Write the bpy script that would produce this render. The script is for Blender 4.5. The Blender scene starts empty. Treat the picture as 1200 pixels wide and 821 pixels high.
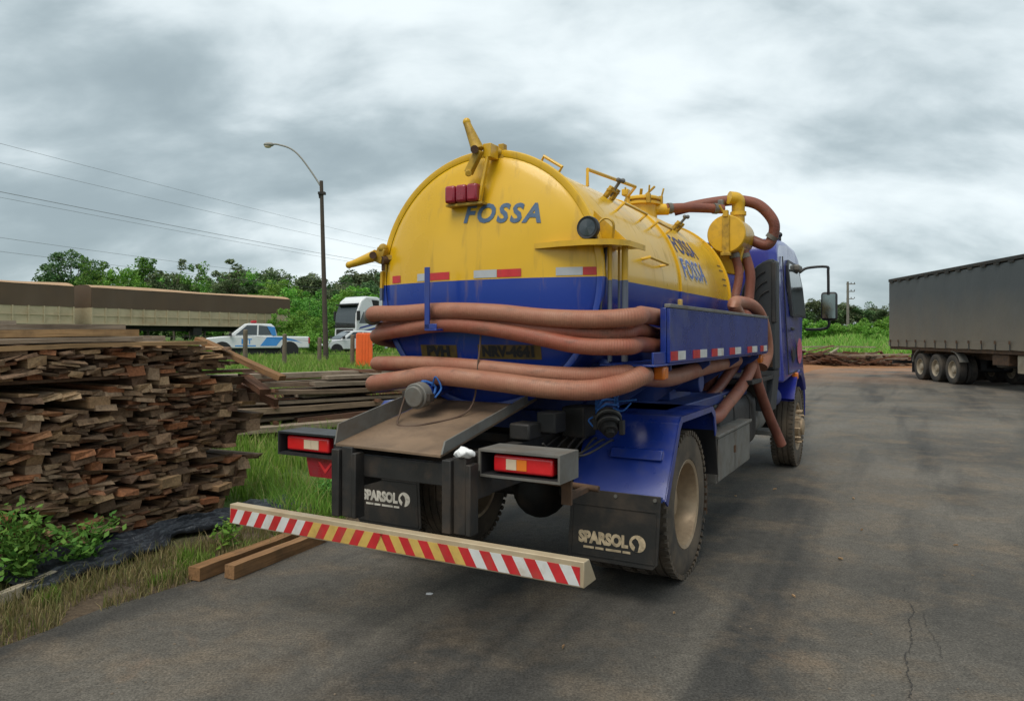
import bpy, math, random
import numpy as np
from mathutils import Vector, Matrix, Euler, noise as mnoise
R_ = math.radians
rnd = random.Random(7)
sc = bpy.context.scene
COL = sc.collection

# ------------------------------------------------------------------ camera
EYE = 1.66; FPX = 850.0; HOR = 393.0
cam = bpy.data.cameras.new('camera'); cam_o = bpy.data.objects.new('camera', cam); COL.objects.link(cam_o)
cam.sensor_width = 36; cam.lens = FPX / 1200 * 36; cam.shift_y = -(410.5 - HOR) / 1200
cam.clip_start = 0.05; cam.clip_end = 6000
cam_o.location = (0, 0, EYE); cam_o.rotation_euler = (R_(90), 0, 0); sc.camera = cam_o

# ------------------------------------------------------------------ sky: broken overcast
world = bpy.data.worlds.new('World'); sc.world = world; world.use_nodes = True
SUN_EL, SUN_AZ = 60, -150         # azimuth clockwise from +Y; veiled by the clouds, behind the viewer
def build_world():
    nt = world.node_tree; n = nt.nodes; l = nt.links; n.clear()
    out = n.new('ShaderNodeOutputWorld'); bg = n.new('ShaderNodeBackground'); l.new(bg.outputs[0], out.inputs[0])
    sky = n.new('ShaderNodeTexSky'); sky.sky_type = 'NISHITA'; sky.sun_disc = False
    sky.sun_elevation = R_(SUN_EL); sky.sun_rotation = R_(SUN_AZ)
    s1 = n.new('ShaderNodeVectorMath'); s1.operation = 'SCALE'; s1.inputs['Scale'].default_value = 0.10
    l.new(sky.outputs[0], s1.inputs[0])
    tc = n.new('ShaderNodeTexCoord'); sep = n.new('ShaderNodeSeparateXYZ'); l.new(tc.outputs['Generated'], sep.inputs[0])
    zc = n.new('ShaderNodeMath'); zc.operation = 'MAXIMUM'; l.new(sep.outputs[2], zc.inputs[0]); zc.inputs[1].default_value = 0.0
    za = n.new('ShaderNodeMath'); za.operation = 'ADD'; l.new(zc.outputs[0], za.inputs[0]); za.inputs[1].default_value = 0.50
    dx = n.new('ShaderNodeMath'); dx.operation = 'DIVIDE'; l.new(sep.outputs[0], dx.inputs[0]); l.new(za.outputs[0], dx.inputs[1])
    dy = n.new('ShaderNodeMath'); dy.operation = 'DIVIDE'; l.new(sep.outputs[1], dy.inputs[0]); l.new(za.outputs[0], dy.inputs[1])
    cmb = n.new('ShaderNodeCombineXYZ'); l.new(dx.outputs[0], cmb.inputs[0]); l.new(dy.outputs[0], cmb.inputs[1])
    def cloud(off, scale, det, rough, dist):
        mp = n.new('ShaderNodeMapping'); mp.inputs['Location'].default_value = off; mp.inputs['Scale'].default_value = (1, 1.6, 1)
        l.new(cmb.outputs[0], mp.inputs[0])
        t = n.new('ShaderNodeTexNoise'); t.inputs['Scale'].default_value = scale; t.inputs['Detail'].default_value = det
        t.inputs['Roughness'].default_value = rough; t.inputs['Distortion'].default_value = dist
        l.new(mp.outputs[0], t.inputs['Vector']); return t
    a = cloud(SKY_OFF, 1.35, 4, 0.46, 0.2); b = cloud((9.1, 2.2, 0), 3.8, 8, 0.54, 0.2)
    m = n.new('ShaderNodeMix'); m.data_type = 'FLOAT'; m.inputs[0].default_value = 0.33
    l.new(a.outputs[0], m.inputs[2]); l.new(b.outputs[0], m.inputs[3])
    rp = n.new('ShaderNodeValToRGB'); cr = rp.color_ramp; cr.interpolation = 'B_SPLINE'
    cr.elements[0].position = 0.37; cr.elements[0].color = (0.25, 0.31, 0.335, 1)
    cr.elements[1].position = 0.595; cr.elements[1].color = (0.72, 0.785, 0.80, 1)
    e = cr.elements.new(0.45); e.color = (0.33, 0.40, 0.425, 1)
    e = cr.elements.new(0.52); e.color = (0.55, 0.62, 0.645, 1)
    l.new(m.outputs[0], rp.inputs[0])
    mx = n.new('ShaderNodeMix'); mx.data_type = 'RGBA'; mx.inputs[0].default_value = 0.94
    l.new(s1.outputs[0], mx.inputs[6]); l.new(rp.outputs[0], mx.inputs[7]); l.new(mx.outputs[2], bg.inputs[0])
    bg.inputs[1].default_value = 1.0
SKY_OFF = (-14.02, 13.77, 0)
build_world()
sun = bpy.data.lights.new('sun', 'SUN'); sun.energy = 1.7; sun.angle = R_(35); sun.color = (1, 0.93, 0.82)
sun_o = bpy.data.objects.new('sun', sun); COL.objects.link(sun_o)
_sd = Vector((math.sin(R_(SUN_AZ)) * math.cos(R_(SUN_EL)), math.cos(R_(SUN_AZ)) * math.cos(R_(SUN_EL)), math.sin(R_(SUN_EL))))
sun_o.rotation_euler = _sd.to_track_quat('Z', 'Y').to_euler(); sun_o.location = (0, 0, 30)
vs = sc.view_settings; vs.view_transform = 'Standard'; vs.look = 'None'; vs.exposure = 0.45; vs.gamma = 1.0; vs.use_curve_mapping = False

# ------------------------------------------------------------------ photo pixel -> place (truck frame: x right, y forward, z up)
HEAD = R_(29.1)
FW = np.array([math.sin(HEAD), math.cos(HEAD)]); RT = np.array([math.cos(HEAD), -math.sin(HEAD)])
TO = np.array([1.186, 5.04]) - 1.1 * RT
TM = Matrix.Translation((TO[0], TO[1], 0)) @ Matrix.Rotation(-HEAD, 4, 'Z')
def on(u, v, x=None, y=None, z=None):
    d = np.array([(u - 600) / FPX, 1.0, -(v - HOR) / FPX])
    ox, oy = -TO @ RT, -TO @ FW; dx, dy = d[:2] @ RT, d[:2] @ FW
    D = (x - ox) / dx if x is not None else (y - oy) / dy if y is not None else (z - EYE) / d[2]
    return Vector((ox + D * dx, oy + D * dy, EYE + D * d[2]))
def wp(u, D, z=0.0): return Vector(((u - 600) / FPX * D, D, z))       # world point under pixel column u at distance D
def wpz(u, v, D): return Vector(((u - 600) / FPX * D, D, EYE - (v - HOR) / FPX * D))
def to_local(X, Y):
    q = np.array([X, Y]) - TO; return float(q @ RT), float(q @ FW)
def to_world(x, y, z=0.0):
    p = TO + RT * x + FW * y; return Vector((p[0], p[1], z))
def sstep(a, b, x):
    t = min(1, max(0, (x - a) / (b - a))); return t * t * (3 - 2 * t)

# ------------------------------------------------------------------ mesh builder
class MB:
    def __init__(s): s.v = []; s.f = []; s.uv = {}
    def add(s, vs, fs):
        o = len(s.v); s.v += [tuple(p) for p in vs]; s.f += [tuple(i + o for i in f) for f in fs]; return s
    def box(s, c, d, rot=None):
        h = [k / 2 for k in d]; M = rot if isinstance(rot, Matrix) else (Euler(rot).to_matrix() if rot else None)
        P = []
        for z in (-1, 1):
            for x, y in ((-1, -1), (1, -1), (1, 1), (-1, 1)):
                p = Vector((x * h[0], y * h[1], z * h[2]))
                if M: p = M @ p
                P.append(p + Vector(c))
        return s.add(P, [(3, 2, 1, 0), (4, 5, 6, 7), (0, 1, 5, 4), (1, 2, 6, 5), (2, 3, 7, 6), (3, 0, 4, 7)])
    def b2(s, x0, x1, y0, y1, z0, z1): return s.box(((x0 + x1) / 2, (y0 + y1) / 2, (z0 + z1) / 2), (abs(x1 - x0), abs(y1 - y0), abs(z1 - z0)))
    def bar(s, p0, p1, w, h, up=(0, 0, 1)):
        p0 = Vector(p0); p1 = Vector(p1); d = (p1 - p0); L = d.length; d.normalize(); u = Vector(up)
        if abs(d.dot(u)) > .98: u = Vector((1, 0, 0))
        a = d.cross(u).normalized(); b = a.cross(d)
        return s.box((p0 + p1) / 2, (w, L, h), Matrix((a, d, b)).transposed())
    def cyl(s, p0, p1, r0, r1=None, n=16, caps=True):
        return s.tube([p0, p1], [r0, r0 if r1 is None else r1], n, caps)
    def tube(s, pts, r, n=10, caps=True):
        pts = [Vector(p) for p in pts]; m = len(pts); rs = r if isinstance(r, (list, tuple)) else [r] * m
        T = [(pts[min(i + 1, m - 1)] - pts[max(i - 1, 0)]).normalized() for i in range(m)]
        u = Vector((0, 0, 1)) if abs(T[0].z) < .9 else Vector((1, 0, 0)); a = T[0].cross(u).normalized()
        o = len(s.v); L = 0; Ls = []
        for i in range(m):
            if i: L += (pts[i] - pts[i - 1]).length
            Ls.append(L); a = (a - T[i] * a.dot(T[i])).normalized(); b = T[i].cross(a)
            for k in range(n):
                t = 2 * math.pi * k / n; s.v.append(tuple(pts[i] + (a * math.cos(t) + b * math.sin(t)) * rs[i]))
        for i in range(m - 1):
            for k in range(n):
                k2 = (k + 1) % n
                s.uv[len(s.f)] = [(Ls[i], k / n), (Ls[i], (k + 1) / n), (Ls[i + 1], (k + 1) / n), (Ls[i + 1], k / n)]
                s.f.append((o + i * n + k, o + i * n + k2, o + (i + 1) * n + k2, o + (i + 1) * n + k))
        if caps:
            s.f.append(tuple(o + k for k in reversed(range(n)))); s.f.append(tuple(o + (m - 1) * n + k for k in range(n)))
        return s
    def lathe(s, prof, c=(0, 0, 0), axis='Y', n=48, a0=0, a1=360):
        full = (a1 - a0) >= 360; o = len(s.v); nn = n if full else n + 1; c = Vector(c)
        for r, h in prof:
            for k in range(nn):
                t = R_(a0 + (a1 - a0) * k / n); x, y = r * math.cos(t), r * math.sin(t)
                p = {'Y': (x, h, y), 'X': (h, x, y), 'Z': (x, y, h)}[axis]; s.v.append(tuple(c + Vector(p)))
        for i in range(len(prof) - 1):
            for k in range(n):
                k2 = (k + 1) % nn
                q = (o + i * nn + k, o + i * nn + k2, o + (i + 1) * nn + k2, o + (i + 1) * nn + k)
                s.f.append(q if axis == 'Y' else q)
        return s
    def prism(s, poly, o, ex, ey, dep):
        o = Vector(o); ex = Vector(ex); ey = Vector(ey); dep = Vector(dep); m = len(poly)
        A = [o + ex * a + ey * b for a, b in poly]; B = [p + dep for p in A]
        return s.add(A + B, [tuple(reversed(range(m))), tuple(range(m, 2 * m))] + [(i, (i + 1) % m, m + (i + 1) % m, m + i) for i in range(m)])
    def grid(s, fn, nu, nv):
        o = len(s.v)
        for i in range(nu + 1):
            for j in range(nv + 1): s.v.append(tuple(fn(i / nu, j / nv)))
        for i in range(nu):
            for j in range(nv): a = o + i * (nv + 1) + j; s.f.append((a, a + nv + 1, a + nv + 2, a + 1))
        return s
    def ball(s, c, r, n=10, sc3=(1, 1, 1)):
        prof = [(max(1e-4, r * math.sin(math.pi * i / n)), -r * math.cos(math.pi * i / n)) for i in range(n + 1)]
        o = len(s.v); s.lathe(prof, (0, 0, 0), 'Z', n * 2)
        for i in range(o, len(s.v)): p = s.v[i]; s.v[i] = (c[0] + p[0] * sc3[0], c[1] + p[1] * sc3[1], c[2] + p[2] * sc3[2])
        return s
    def xf(s, fn): s.v = [tuple(fn(Vector(p))) for p in s.v]; return s
    def mesh(s, name, mat, ang=38):
        me = bpy.data.meshes.new(name); me.from_pydata(s.v, [], s.f)
        if s.uv:
            ul = me.uv_layers.new(name='uv')
            for fi, q in s.uv.items():
                p = me.polygons[fi]
                for k, li in enumerate(p.loop_indices): ul.data[li].uv = q[k]
        if mat: me.materials.append(mat)
        fix_normals(me)
        if ang:
            me.shade_smooth(); me.set_sharp_from_angle(angle=R_(ang))
        return me
    def build(s, name, mat, parent=None, ang=38, bevel=0, seg=2):
        o = bpy.data.objects.new(name, s.mesh(name, mat, ang)); COL.objects.link(o)
        if parent: o.parent = parent
        if bevel:
            b = o.modifiers.new('bevel', 'BEVEL'); b.width = bevel; b.segments = seg; b.limit_method = 'ANGLE'; b.angle_limit = R_(40); b.harden_normals = False
        return o
import bmesh
def fix_normals(me):
    bm = bmesh.new(); bm.from_mesh(me); bmesh.ops.recalc_face_normals(bm, faces=bm.faces); bm.to_mesh(me); bm.free(); me.update()
def spline(P, k=8):
    P = [Vector(p) for p in P]; Q = [P[0] * 2 - P[1]] + P + [P[-1] * 2 - P[-2]]; out = []
    for i in range(1, len(Q) - 2):
        a, b, c, d = Q[i - 1:i + 3]
        for j in range(k):
            t = j / k; out.append(.5 * ((2 * b) + (c - a) * t + (2 * a - 5 * b + 4 * c - d) * t * t + (3 * b - a - 3 * c + d) * t ** 3))
    return out + [P[-1]]
def tag(o, label=None, cat=None, group=None, kind=None):
    for k, v in (('label', label), ('category', cat), ('group', group), ('kind', kind)):
        if v: o[k] = v
    return o
def empty(name, loc, rz=0, label=None, cat=None, group=None):
    o = bpy.data.objects.new(name, None); COL.objects.link(o); o.location = loc; o.rotation_euler = (0, 0, rz); o.empty_display_size = .2
    return tag(o, label, cat, group)
def copy_tree(o, parent=None):
    c = o.copy(); COL.objects.link(c); c.parent = parent
    for ch in list(o.children): copy_tree(ch, c)
    return c
def text_mesh(txt, height, shear=0, bold=0.0, sx=1.0, align='CENTER', space=1.0):
    cu = bpy.data.curves.new('t', 'FONT'); cu.body = txt; cu.size = height / 0.70; cu.shear = shear; cu.offset = bold; cu.align_x = align; cu.align_y = 'CENTER'
    cu.space_character = space; cu.resolution_u = 3; cu.fill_mode = 'FRONT'
    ob = bpy.data.objects.new('t', cu); COL.objects.link(ob); dg = bpy.context.evaluated_depsgraph_get(); dg.update()
    m = bpy.data.meshes.new_from_object(ob.evaluated_get(dg)); V = [(v.co.x * sx, v.co.y) for v in m.vertices]; F = [tuple(p.vertices) for p in m.polygons]
    bpy.data.objects.remove(ob); bpy.data.curves.remove(cu); bpy.data.meshes.remove(m); return V, F
def lettering(name, txt, height, place, mat, parent, **k):
    V, F = text_mesh(txt, height, **k); mb = MB(); mb.add([place(a, b) for a, b in V], F)
    me = bpy.data.meshes.new(name); me.from_pydata(mb.v, [], mb.f); me.materials.append(mat)
    o = bpy.data.objects.new(name, me); COL.objects.link(o); o.parent = parent; return o

# ------------------------------------------------------------------ materials
def N(nt, t, **k):
    n = nt.nodes.new(t)
    for a, v in k.items():
        if a in n.inputs: n.inputs[a].default_value = v
        else: setattr(n, a, v)
    return n
def noise_tex(nt, vec, scale, detail=4, rough=.55, dist=0):
    t = N(nt, 'ShaderNodeTexNoise'); t.inputs['Scale'].default_value = scale; t.inputs['Detail'].default_value = detail
    t.inputs['Roughness'].default_value = rough; t.inputs['Distortion'].default_value = dist
    if vec is not None: nt.links.new(vec, t.inputs['Vector'])
    return t.outputs[0]
def ramp(nt, fac, stops, interp='LINEAR'):
    r = N(nt, 'ShaderNodeValToRGB'); e = r.color_ramp.elements; r.color_ramp.interpolation = interp
    def c4(c): return (c, c, c, 1) if isinstance(c, (int, float)) else (*c[:3], 1)
    e[0].position, e[0].color = stops[0][0], c4(stops[0][1]); e[1].position, e[1].color = stops[-1][0], c4(stops[-1][1])
    for p, c in stops[1:-1]: x = e.new(p); x.color = c4(c)
    nt.links.new(fac, r.inputs[0]); return r.outputs[0]
def mixc(nt, fac, a, b, mode='MIX'):
    m = N(nt, 'ShaderNodeMix'); m.data_type = 'RGBA'; m.blend_type = mode
    for i, v in ((0, fac), (6, a), (7, b)):
        s = m.inputs[i]
        if hasattr(v, 'links'): nt.links.new(v, s)
        elif isinstance(v, (int, float)): s.default_value = v if i == 0 else (v, v, v, 1)
        else: s.default_value = (*v[:3], 1)
    return m.outputs[2]
def math_(nt, op, a, b=0.0, c=None, clamp=False):
    m = N(nt, 'ShaderNodeMath'); m.operation = op; m.use_clamp = clamp
    for i, v in enumerate((a, b) if c is None else (a, b, c)):
        if hasattr(v, 'links'): nt.links.new(v, m.inputs[i])
        else: m.inputs[i].default_value = v
    return m.outputs[0]
def newmat(name):
    m = bpy.data.materials.new(name); m.use_nodes = True; nt = m.node_tree; bs = nt.nodes['Principled BSDF']; return m, nt, bs
def objvec(nt, scale=None):
    tc = N(nt, 'ShaderNodeTexCoord'); v = tc.outputs['Object']
    if scale:
        mp = N(nt, 'ShaderNodeMapping'); mp.inputs['Scale'].default_value = scale; nt.links.new(v, mp.inputs[0]); v = mp.outputs[0]
    return v
def bumpn(nt, bs, h, strength, dist=.01):
    b = N(nt, 'ShaderNodeBump'); b.inputs['Strength'].default_value = strength; b.inputs['Distance'].default_value = dist
    nt.links.new(h, b.inputs['Height']); nt.links.new(b.outputs[0], bs.inputs['Normal'])
def surf(name, col, rough=.5, metal=0.0, var=.15, vs=2.0, dirt=None, damt=.5, ds=2.2, bump=.1, bs_=60, spec=.5, coat=0.0, zsplit=None, col2=None, streak=None):
    m, nt, b = newmat(name); v = objvec(nt)
    base = col
    if zsplit is not None:
        sx = N(nt, 'ShaderNodeSeparateXYZ'); nt.links.new(v, sx.inputs[0])
        base = mixc(nt, math_(nt, 'GREATER_THAN', sx.outputs[2], zsplit), col2, col)
    n1 = noise_tex(nt, v, vs, 5)
    c = mixc(nt, 1.0, base, ramp(nt, n1, [(.25, 1 - var), (.75, 1 + var * .6)]), 'MULTIPLY')
    rg = ramp(nt, n1, [(.3, max(0, rough - .08)), (.7, min(1, rough + .08))])
    if dirt:
        sv = objvec(nt, streak) if streak else v
        d = noise_tex(nt, sv, ds, 8, .62, .2); f = ramp(nt, d, [(.62 - .34 * damt, 0), (.62 + .1, min(1, .35 + damt * .6))])
        c = mixc(nt, f, c, dirt); rg = mixc(nt, f, rg, .9)
    nt.links.new(c, b.inputs['Base Color']); nt.links.new(rg, b.inputs['Roughness'])
    b.inputs['Metallic'].default_value = metal; b.inputs['Specular IOR Level'].default_value = spec
    if coat: b.inputs['Coat Weight'].default_value = coat; b.inputs['Coat Roughness'].default_value = .12
    if bump: bumpn(nt, b, noise_tex(nt, v, bs_, 4), bump, .004)
    return m
DUST = (.20, .15, .105); BLUE = (.005, .036, .28); YEL = (.70, .41, .008)
M = {}
M['tank'] = surf('tank_paint', YEL, .33, var=.12, vs=1.6, dirt=(.27, .165, .035), damt=.17, ds=3, streak=(4, 4, .55), zsplit=2.02, col2=BLUE, coat=.25, bump=.03, bs_=12)
M['post'] = surf('post_paint', (.60, .35, .015), .45, var=.2, dirt=DUST, damt=.3, zsplit=2.0, col2=(.10, .12, .16))
M['yellow'] = surf('yellow_paint', (.66, .385, .012), .4, var=.18, vs=6, dirt=(.22, .13, .03), damt=.28, ds=7, coat=.2, bump=.05)
M['yellow2'] = surf('worn_yellow_paint', (.50, .30, .02), .5, var=.25, vs=9, dirt=(.10, .06, .02), damt=.5, ds=14)
M['blue'] = surf('blue_paint', (.008, .032, .235), .30, var=.25, vs=2.5, dirt=(.06, .055, .06), damt=.24, ds=3, coat=.35, bump=.04)
M['blue_dusty'] = surf('dusty_blue_paint', (.02, .045, .19), .48, var=.25, vs=3, dirt=DUST, damt=.3, ds=2.5)
M['cabblue'] = surf('cab_blue_paint', (.018, .028, .27), .3, var=.08, dirt=(.05, .05, .09), damt=.2, coat=.6, bump=0)
M['steel'] = surf('dark_steel', (.024, .023, .022), .6, .2, var=.4, vs=6, dirt=(.09, .062, .042), damt=.45, ds=5, bump=.25, bs_=90)
M['greysteel'] = surf('grey_steel', (.17, .165, .15), .55, .25, var=.25, vs=5, dirt=(.12, .085, .055), damt=.5, ds=6, bump=.15)
M['ramp'] = surf('dusty_plate', (.21, .14, .088), .65, .1, var=.35, vs=4, dirt=(.085, .058, .04), damt=.5, ds=4.5, bump=.2)
M['rust'] = surf('rust', (.075, .04, .022), .85, 0, var=.4, vs=9, dirt=(.13, .07, .036), damt=.6, ds=9, bump=.4)
M['black'] = surf('black_plastic', (.016, .017, .019), .5, var=.3, dirt=(.06, .05, .042), damt=.35, ds=4)
M['snork'] = surf('grey_black_plastic', (.022, .026, .03), .5, var=.2, dirt=(.07, .06, .05), damt=.22, ds=2)
M['rubber'] = surf('tyre_rubber', (.045, .038, .031), .85, var=.3, vs=5, dirt=(.17, .125, .083), damt=.85, ds=4, bump=.3, bs_=70)
M['rim'] = surf('dusty_rim', (.42, .31, .20), .42, .35, var=.35, vs=5, dirt=(.17, .11, .065), damt=.5, ds=5, bump=.1)
M['flap'] = surf('mud_flap_rubber', (.017, .017, .016), .7, var=.3, dirt=(.10, .072, .05), damt=.45, ds=3.2, bump=.15)
M['print'] = surf('flap_print', (.50, .40, .26), .8, var=.4, vs=14, dirt=(.05, .04, .03), damt=.45, ds=22)
M['print2'] = surf('flap_print_clean', (.60, .57, .50), .8, var=.3, vs=14, dirt=(.05, .04, .03), damt=.2, ds=22)
M['redlens'] = surf('red_lens', (.62, .012, .018), .18, var=.1, vs=20, bump=.25, bs_=160, spec=.6, coat=.4)
M['darkred'] = surf('faded_red_lens', (.26, .008, .022), .3, var=.2, vs=12, dirt=(.12, .03, .03), damt=.3, ds=10, coat=.3)
M['amber'] = surf('amber_lens', (.75, .19, .02), .25, var=.1, bump=.2, bs_=140, coat=.3)
M['clear'] = surf('clear_lens', (.62, .50, .36), .25, var=.1, bump=.2, bs_=140, coat=.3)
M['tapered'] = surf('tape_red', (.52, .025, .03), .35, var=.2, vs=12, dirt=(.22, .07, .04), damt=.3, ds=9, bump=.12, bs_=180)
M['tapewhite'] = surf('tape_white', (.62, .62, .60), .35, var=.12, vs=12, dirt=(.4, .3, .18), damt=.3, ds=9, bump=.12, bs_=180)
M['tapeyel'] = surf('tape_yellowed', (.60, .40, .10), .4, var=.15, vs=12, dirt=(.35, .2, .06), damt=.4, ds=9)
M['tapegrey'] = surf('tape_grey', (.42, .44, .46), .35, var=.1, vs=12)
M['bumper'] = surf('bumper_paint', (.47, .38, .25), .5, .1, var=.25, vs=3, dirt=(.30, .19, .10), damt=.5, ds=4)
M['letter'] = surf('letter_blue', (.065, .125, .22), .5, var=.3, vs=14, dirt=(.24, .2, .1), damt=.25, ds=20)
M['letter2'] = surf('letter_dark_blue', (.03, .04, .15), .5, var=.2)
M['letter3'] = surf('letter_bright_blue', (.10, .16, .42), .5, var=.2)
M['outline'] = surf('letter_outline', (.66, .55, .35), .5, var=.1)
M['plate'] = surf('stencil_amber', (.13, .08, .012), .6, var=.4, vs=14, dirt=(.02, .022, .06), damt=.35, ds=12)
M['ink'] = surf('stencil_black', (.012, .012, .014), .7)
M['glass'] = surf('dark_glass', (.03, .04, .045), .06, var=.05, bump=0, spec=.8)
M['cable'] = surf('cable', (.02, .02, .02), .6)
M['wire'] = surf('aluminium_wire', (.16, .165, .17), .6, bump=0)
M['rope'] = surf('blue_twine', (.03, .13, .42), .8, var=.3, vs=30)
M['twine'] = surf('brown_wire', (.10, .06, .04), .8)
M['white'] = surf('white_plastic', (.78, .78, .78), .5, var=.05)
M['chrome'] = surf('mirror_glass', (.16, .20, .20), .08, 1.0, var=.02, bump=0)  # dark greenish tint stands in for trees reflected in the mirror
def hose_mat(name, col, col2):
    m, nt, b = newmat(name); v = objvec(nt)
    uv = N(nt, 'ShaderNodeUVMap'); uv.uv_map = 'uv'; sx = N(nt, 'ShaderNodeSeparateXYZ'); nt.links.new(uv.outputs[0], sx.inputs[0])
    ph = math_(nt, 'ADD', math_(nt, 'MULTIPLY', sx.outputs[0], 2 * math.pi / .014), math_(nt, 'MULTIPLY', sx.outputs[1], 2 * math.pi))
    w = math_(nt, 'SINE', ph); n1 = noise_tex(nt, v, 3.0, 7, .6); n2 = noise_tex(nt, v, 25, 4)
    c = mixc(nt, ramp(nt, n1, [(.38, 0), (.66, 1)]), col, col2)
    c = mixc(nt, ramp(nt, n2, [(.55, 0), (.8, .35)]), c, (.30, .17, .10))
    c = mixc(nt, math_(nt, 'MULTIPLY_ADD', w, .09, .09), c, (.12, .05, .035))
    nt.links.new(c, b.inputs['Base Color']); b.inputs['Roughness'].default_value = .55
    g1 = noise_tex(nt, objvec(nt, (3, 3, 9)), 2.2, 8, .7); c2 = mixc(nt, ramp(nt, g1, [(.54, 0), (.70, .6)]), c, (.11, .065, .045)); nt.links.new(c2, b.inputs['Base Color'])
    nt.links.new(ramp(nt, n1, [(.3, .42), (.7, .75)]), b.inputs['Roughness'])
    bumpn(nt, b, math_(nt, 'ADD', math_(nt, 'MULTIPLY', w, .5), math_(nt, 'MULTIPLY', n2, 2.0)), .45, .003); return m
M['hose'] = hose_mat('suction_hose_rubber', (.29, .075, .042), (.33, .13, .078))
M['hose_pale'] = hose_mat('pale_suction_hose_rubber', (.36, .165, .10), (.31, .105, .06))
M['hose_dark'] = hose_mat('dark_suction_hose_rubber', (.17, .05, .032), (.26, .085, .05))
# ================================================================== GROUND
EDGE = -1.78           # left asphalt edge in the truck frame
def hgt(X, Y):
    xl, yl = to_local(X, Y); s = -xl
    h = -.03 + .07 * sstep(1.6, 2.2, s) + .05 * sstep(2.0, 5, s) + .36 * sstep(5, 20, s) + .46 * sstep(24, 44, s)
    if s > 1.9: h += .05 * mnoise.noise(Vector((X * .6, Y * .6, 0))) * sstep(1.9, 3.5, s) + .02 * mnoise.noise(Vector((X * 2.3, Y * 2.3, 5)))
    D = math.hypot(X, Y)
    far = sstep(46, 75, D) * sstep(-10, -2, xl)            # gentle rise beyond the yard
    return h + .9 * far + 3.0 * sstep(90, 400, D)
def ground_mat():
    m, nt, b = newmat('ground_soil_and_grass'); tc = N(nt, 'ShaderNodeTexCoord'); v = tc.outputs['Object']
    sx = N(nt, 'ShaderNodeSeparateXYZ'); nt.links.new(v, sx.inputs[0]); X, Y = sx.outputs[0], sx.outputs[1]
    xl = math_(nt, 'SUBTRACT', math_(nt, 'MULTIPLY', math_(nt, 'SUBTRACT', X, TO[0]), RT[0]), math_(nt, 'MULTIPLY', math_(nt, 'SUBTRACT', Y, TO[1]), -RT[1]))
    n1 = noise_tex(nt, v, .7, 6, .6); n2 = noise_tex(nt, v, 6, 8, .65); n3 = noise_tex(nt, v, 45, 5, .7)
    grass = mixc(nt, n2, (.05, .10, .018), (.11, .165, .035)); soil = mixc(nt, n2, (.075, .056, .04), (.15, .112, .076)); clay = mixc(nt, n2, (.26, .115, .05), (.36, .19, .095))
    near = ramp(nt, math_(nt, 'MULTIPLY_ADD', math_(nt, 'ADD', xl, math_(nt, 'MULTIPLY_ADD', n1, 1.6, -.8)), .25, 1.2), [(.42, 0), (.62, 1)])   # bare soil by the asphalt
    c = mixc(nt, near, grass, soil)
    patch = ramp(nt, n1, [(.55, 0), (.68, .7)]); c = mixc(nt, patch, c, soil)
    yy = math_(nt, 'ADD', Y, math_(nt, 'MULTIPLY_ADD', n1, 8, -4))
    cl = math_(nt, 'MULTIPLY', ramp(nt, math_(nt, 'MULTIPLY', yy, .01), [(.28, 0), (.32, 1), (.44, 1), (.50, 0)]), math_(nt, 'GREATER_THAN', X, 4.0))
    c = mixc(nt, cl, c, clay)
    c = mixc(nt, 1.0, c, ramp(nt, n3, [(.3, .6), (.7, 1.25)]), 'MULTIPLY')
    nt.links.new(c, b.inputs['Base Color']); b.inputs['Roughness'].default_value = .95; b.inputs['Specular IOR Level'].default_value = .15
    bumpn(nt, b, math_(nt, 'ADD', n2, math_(nt, 'MULTIPLY', n3, .5)), .7, .03); return m
rings = [0.0] + [1.2 * 1.062 ** i for i in range(128)]; NA = 240
gm = MB(); gm.v = []
for r in rings:
    for k in range(NA):
        t = 2 * math.pi * k / NA; X, Y = r * math.sin(t), r * math.cos(t) ; gm.v.append((X, Y, hgt(X, Y)))
for i in range(len(rings) - 1):
    for k in range(NA): k2 = (k + 1) % NA; gm.f.append((i * NA + k, (i + 1) * NA + k, (i + 1) * NA + k2, i * NA + k2))
gm.build('ground', ground_mat(), None, ang=60)['kind'] = 'structure'

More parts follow.
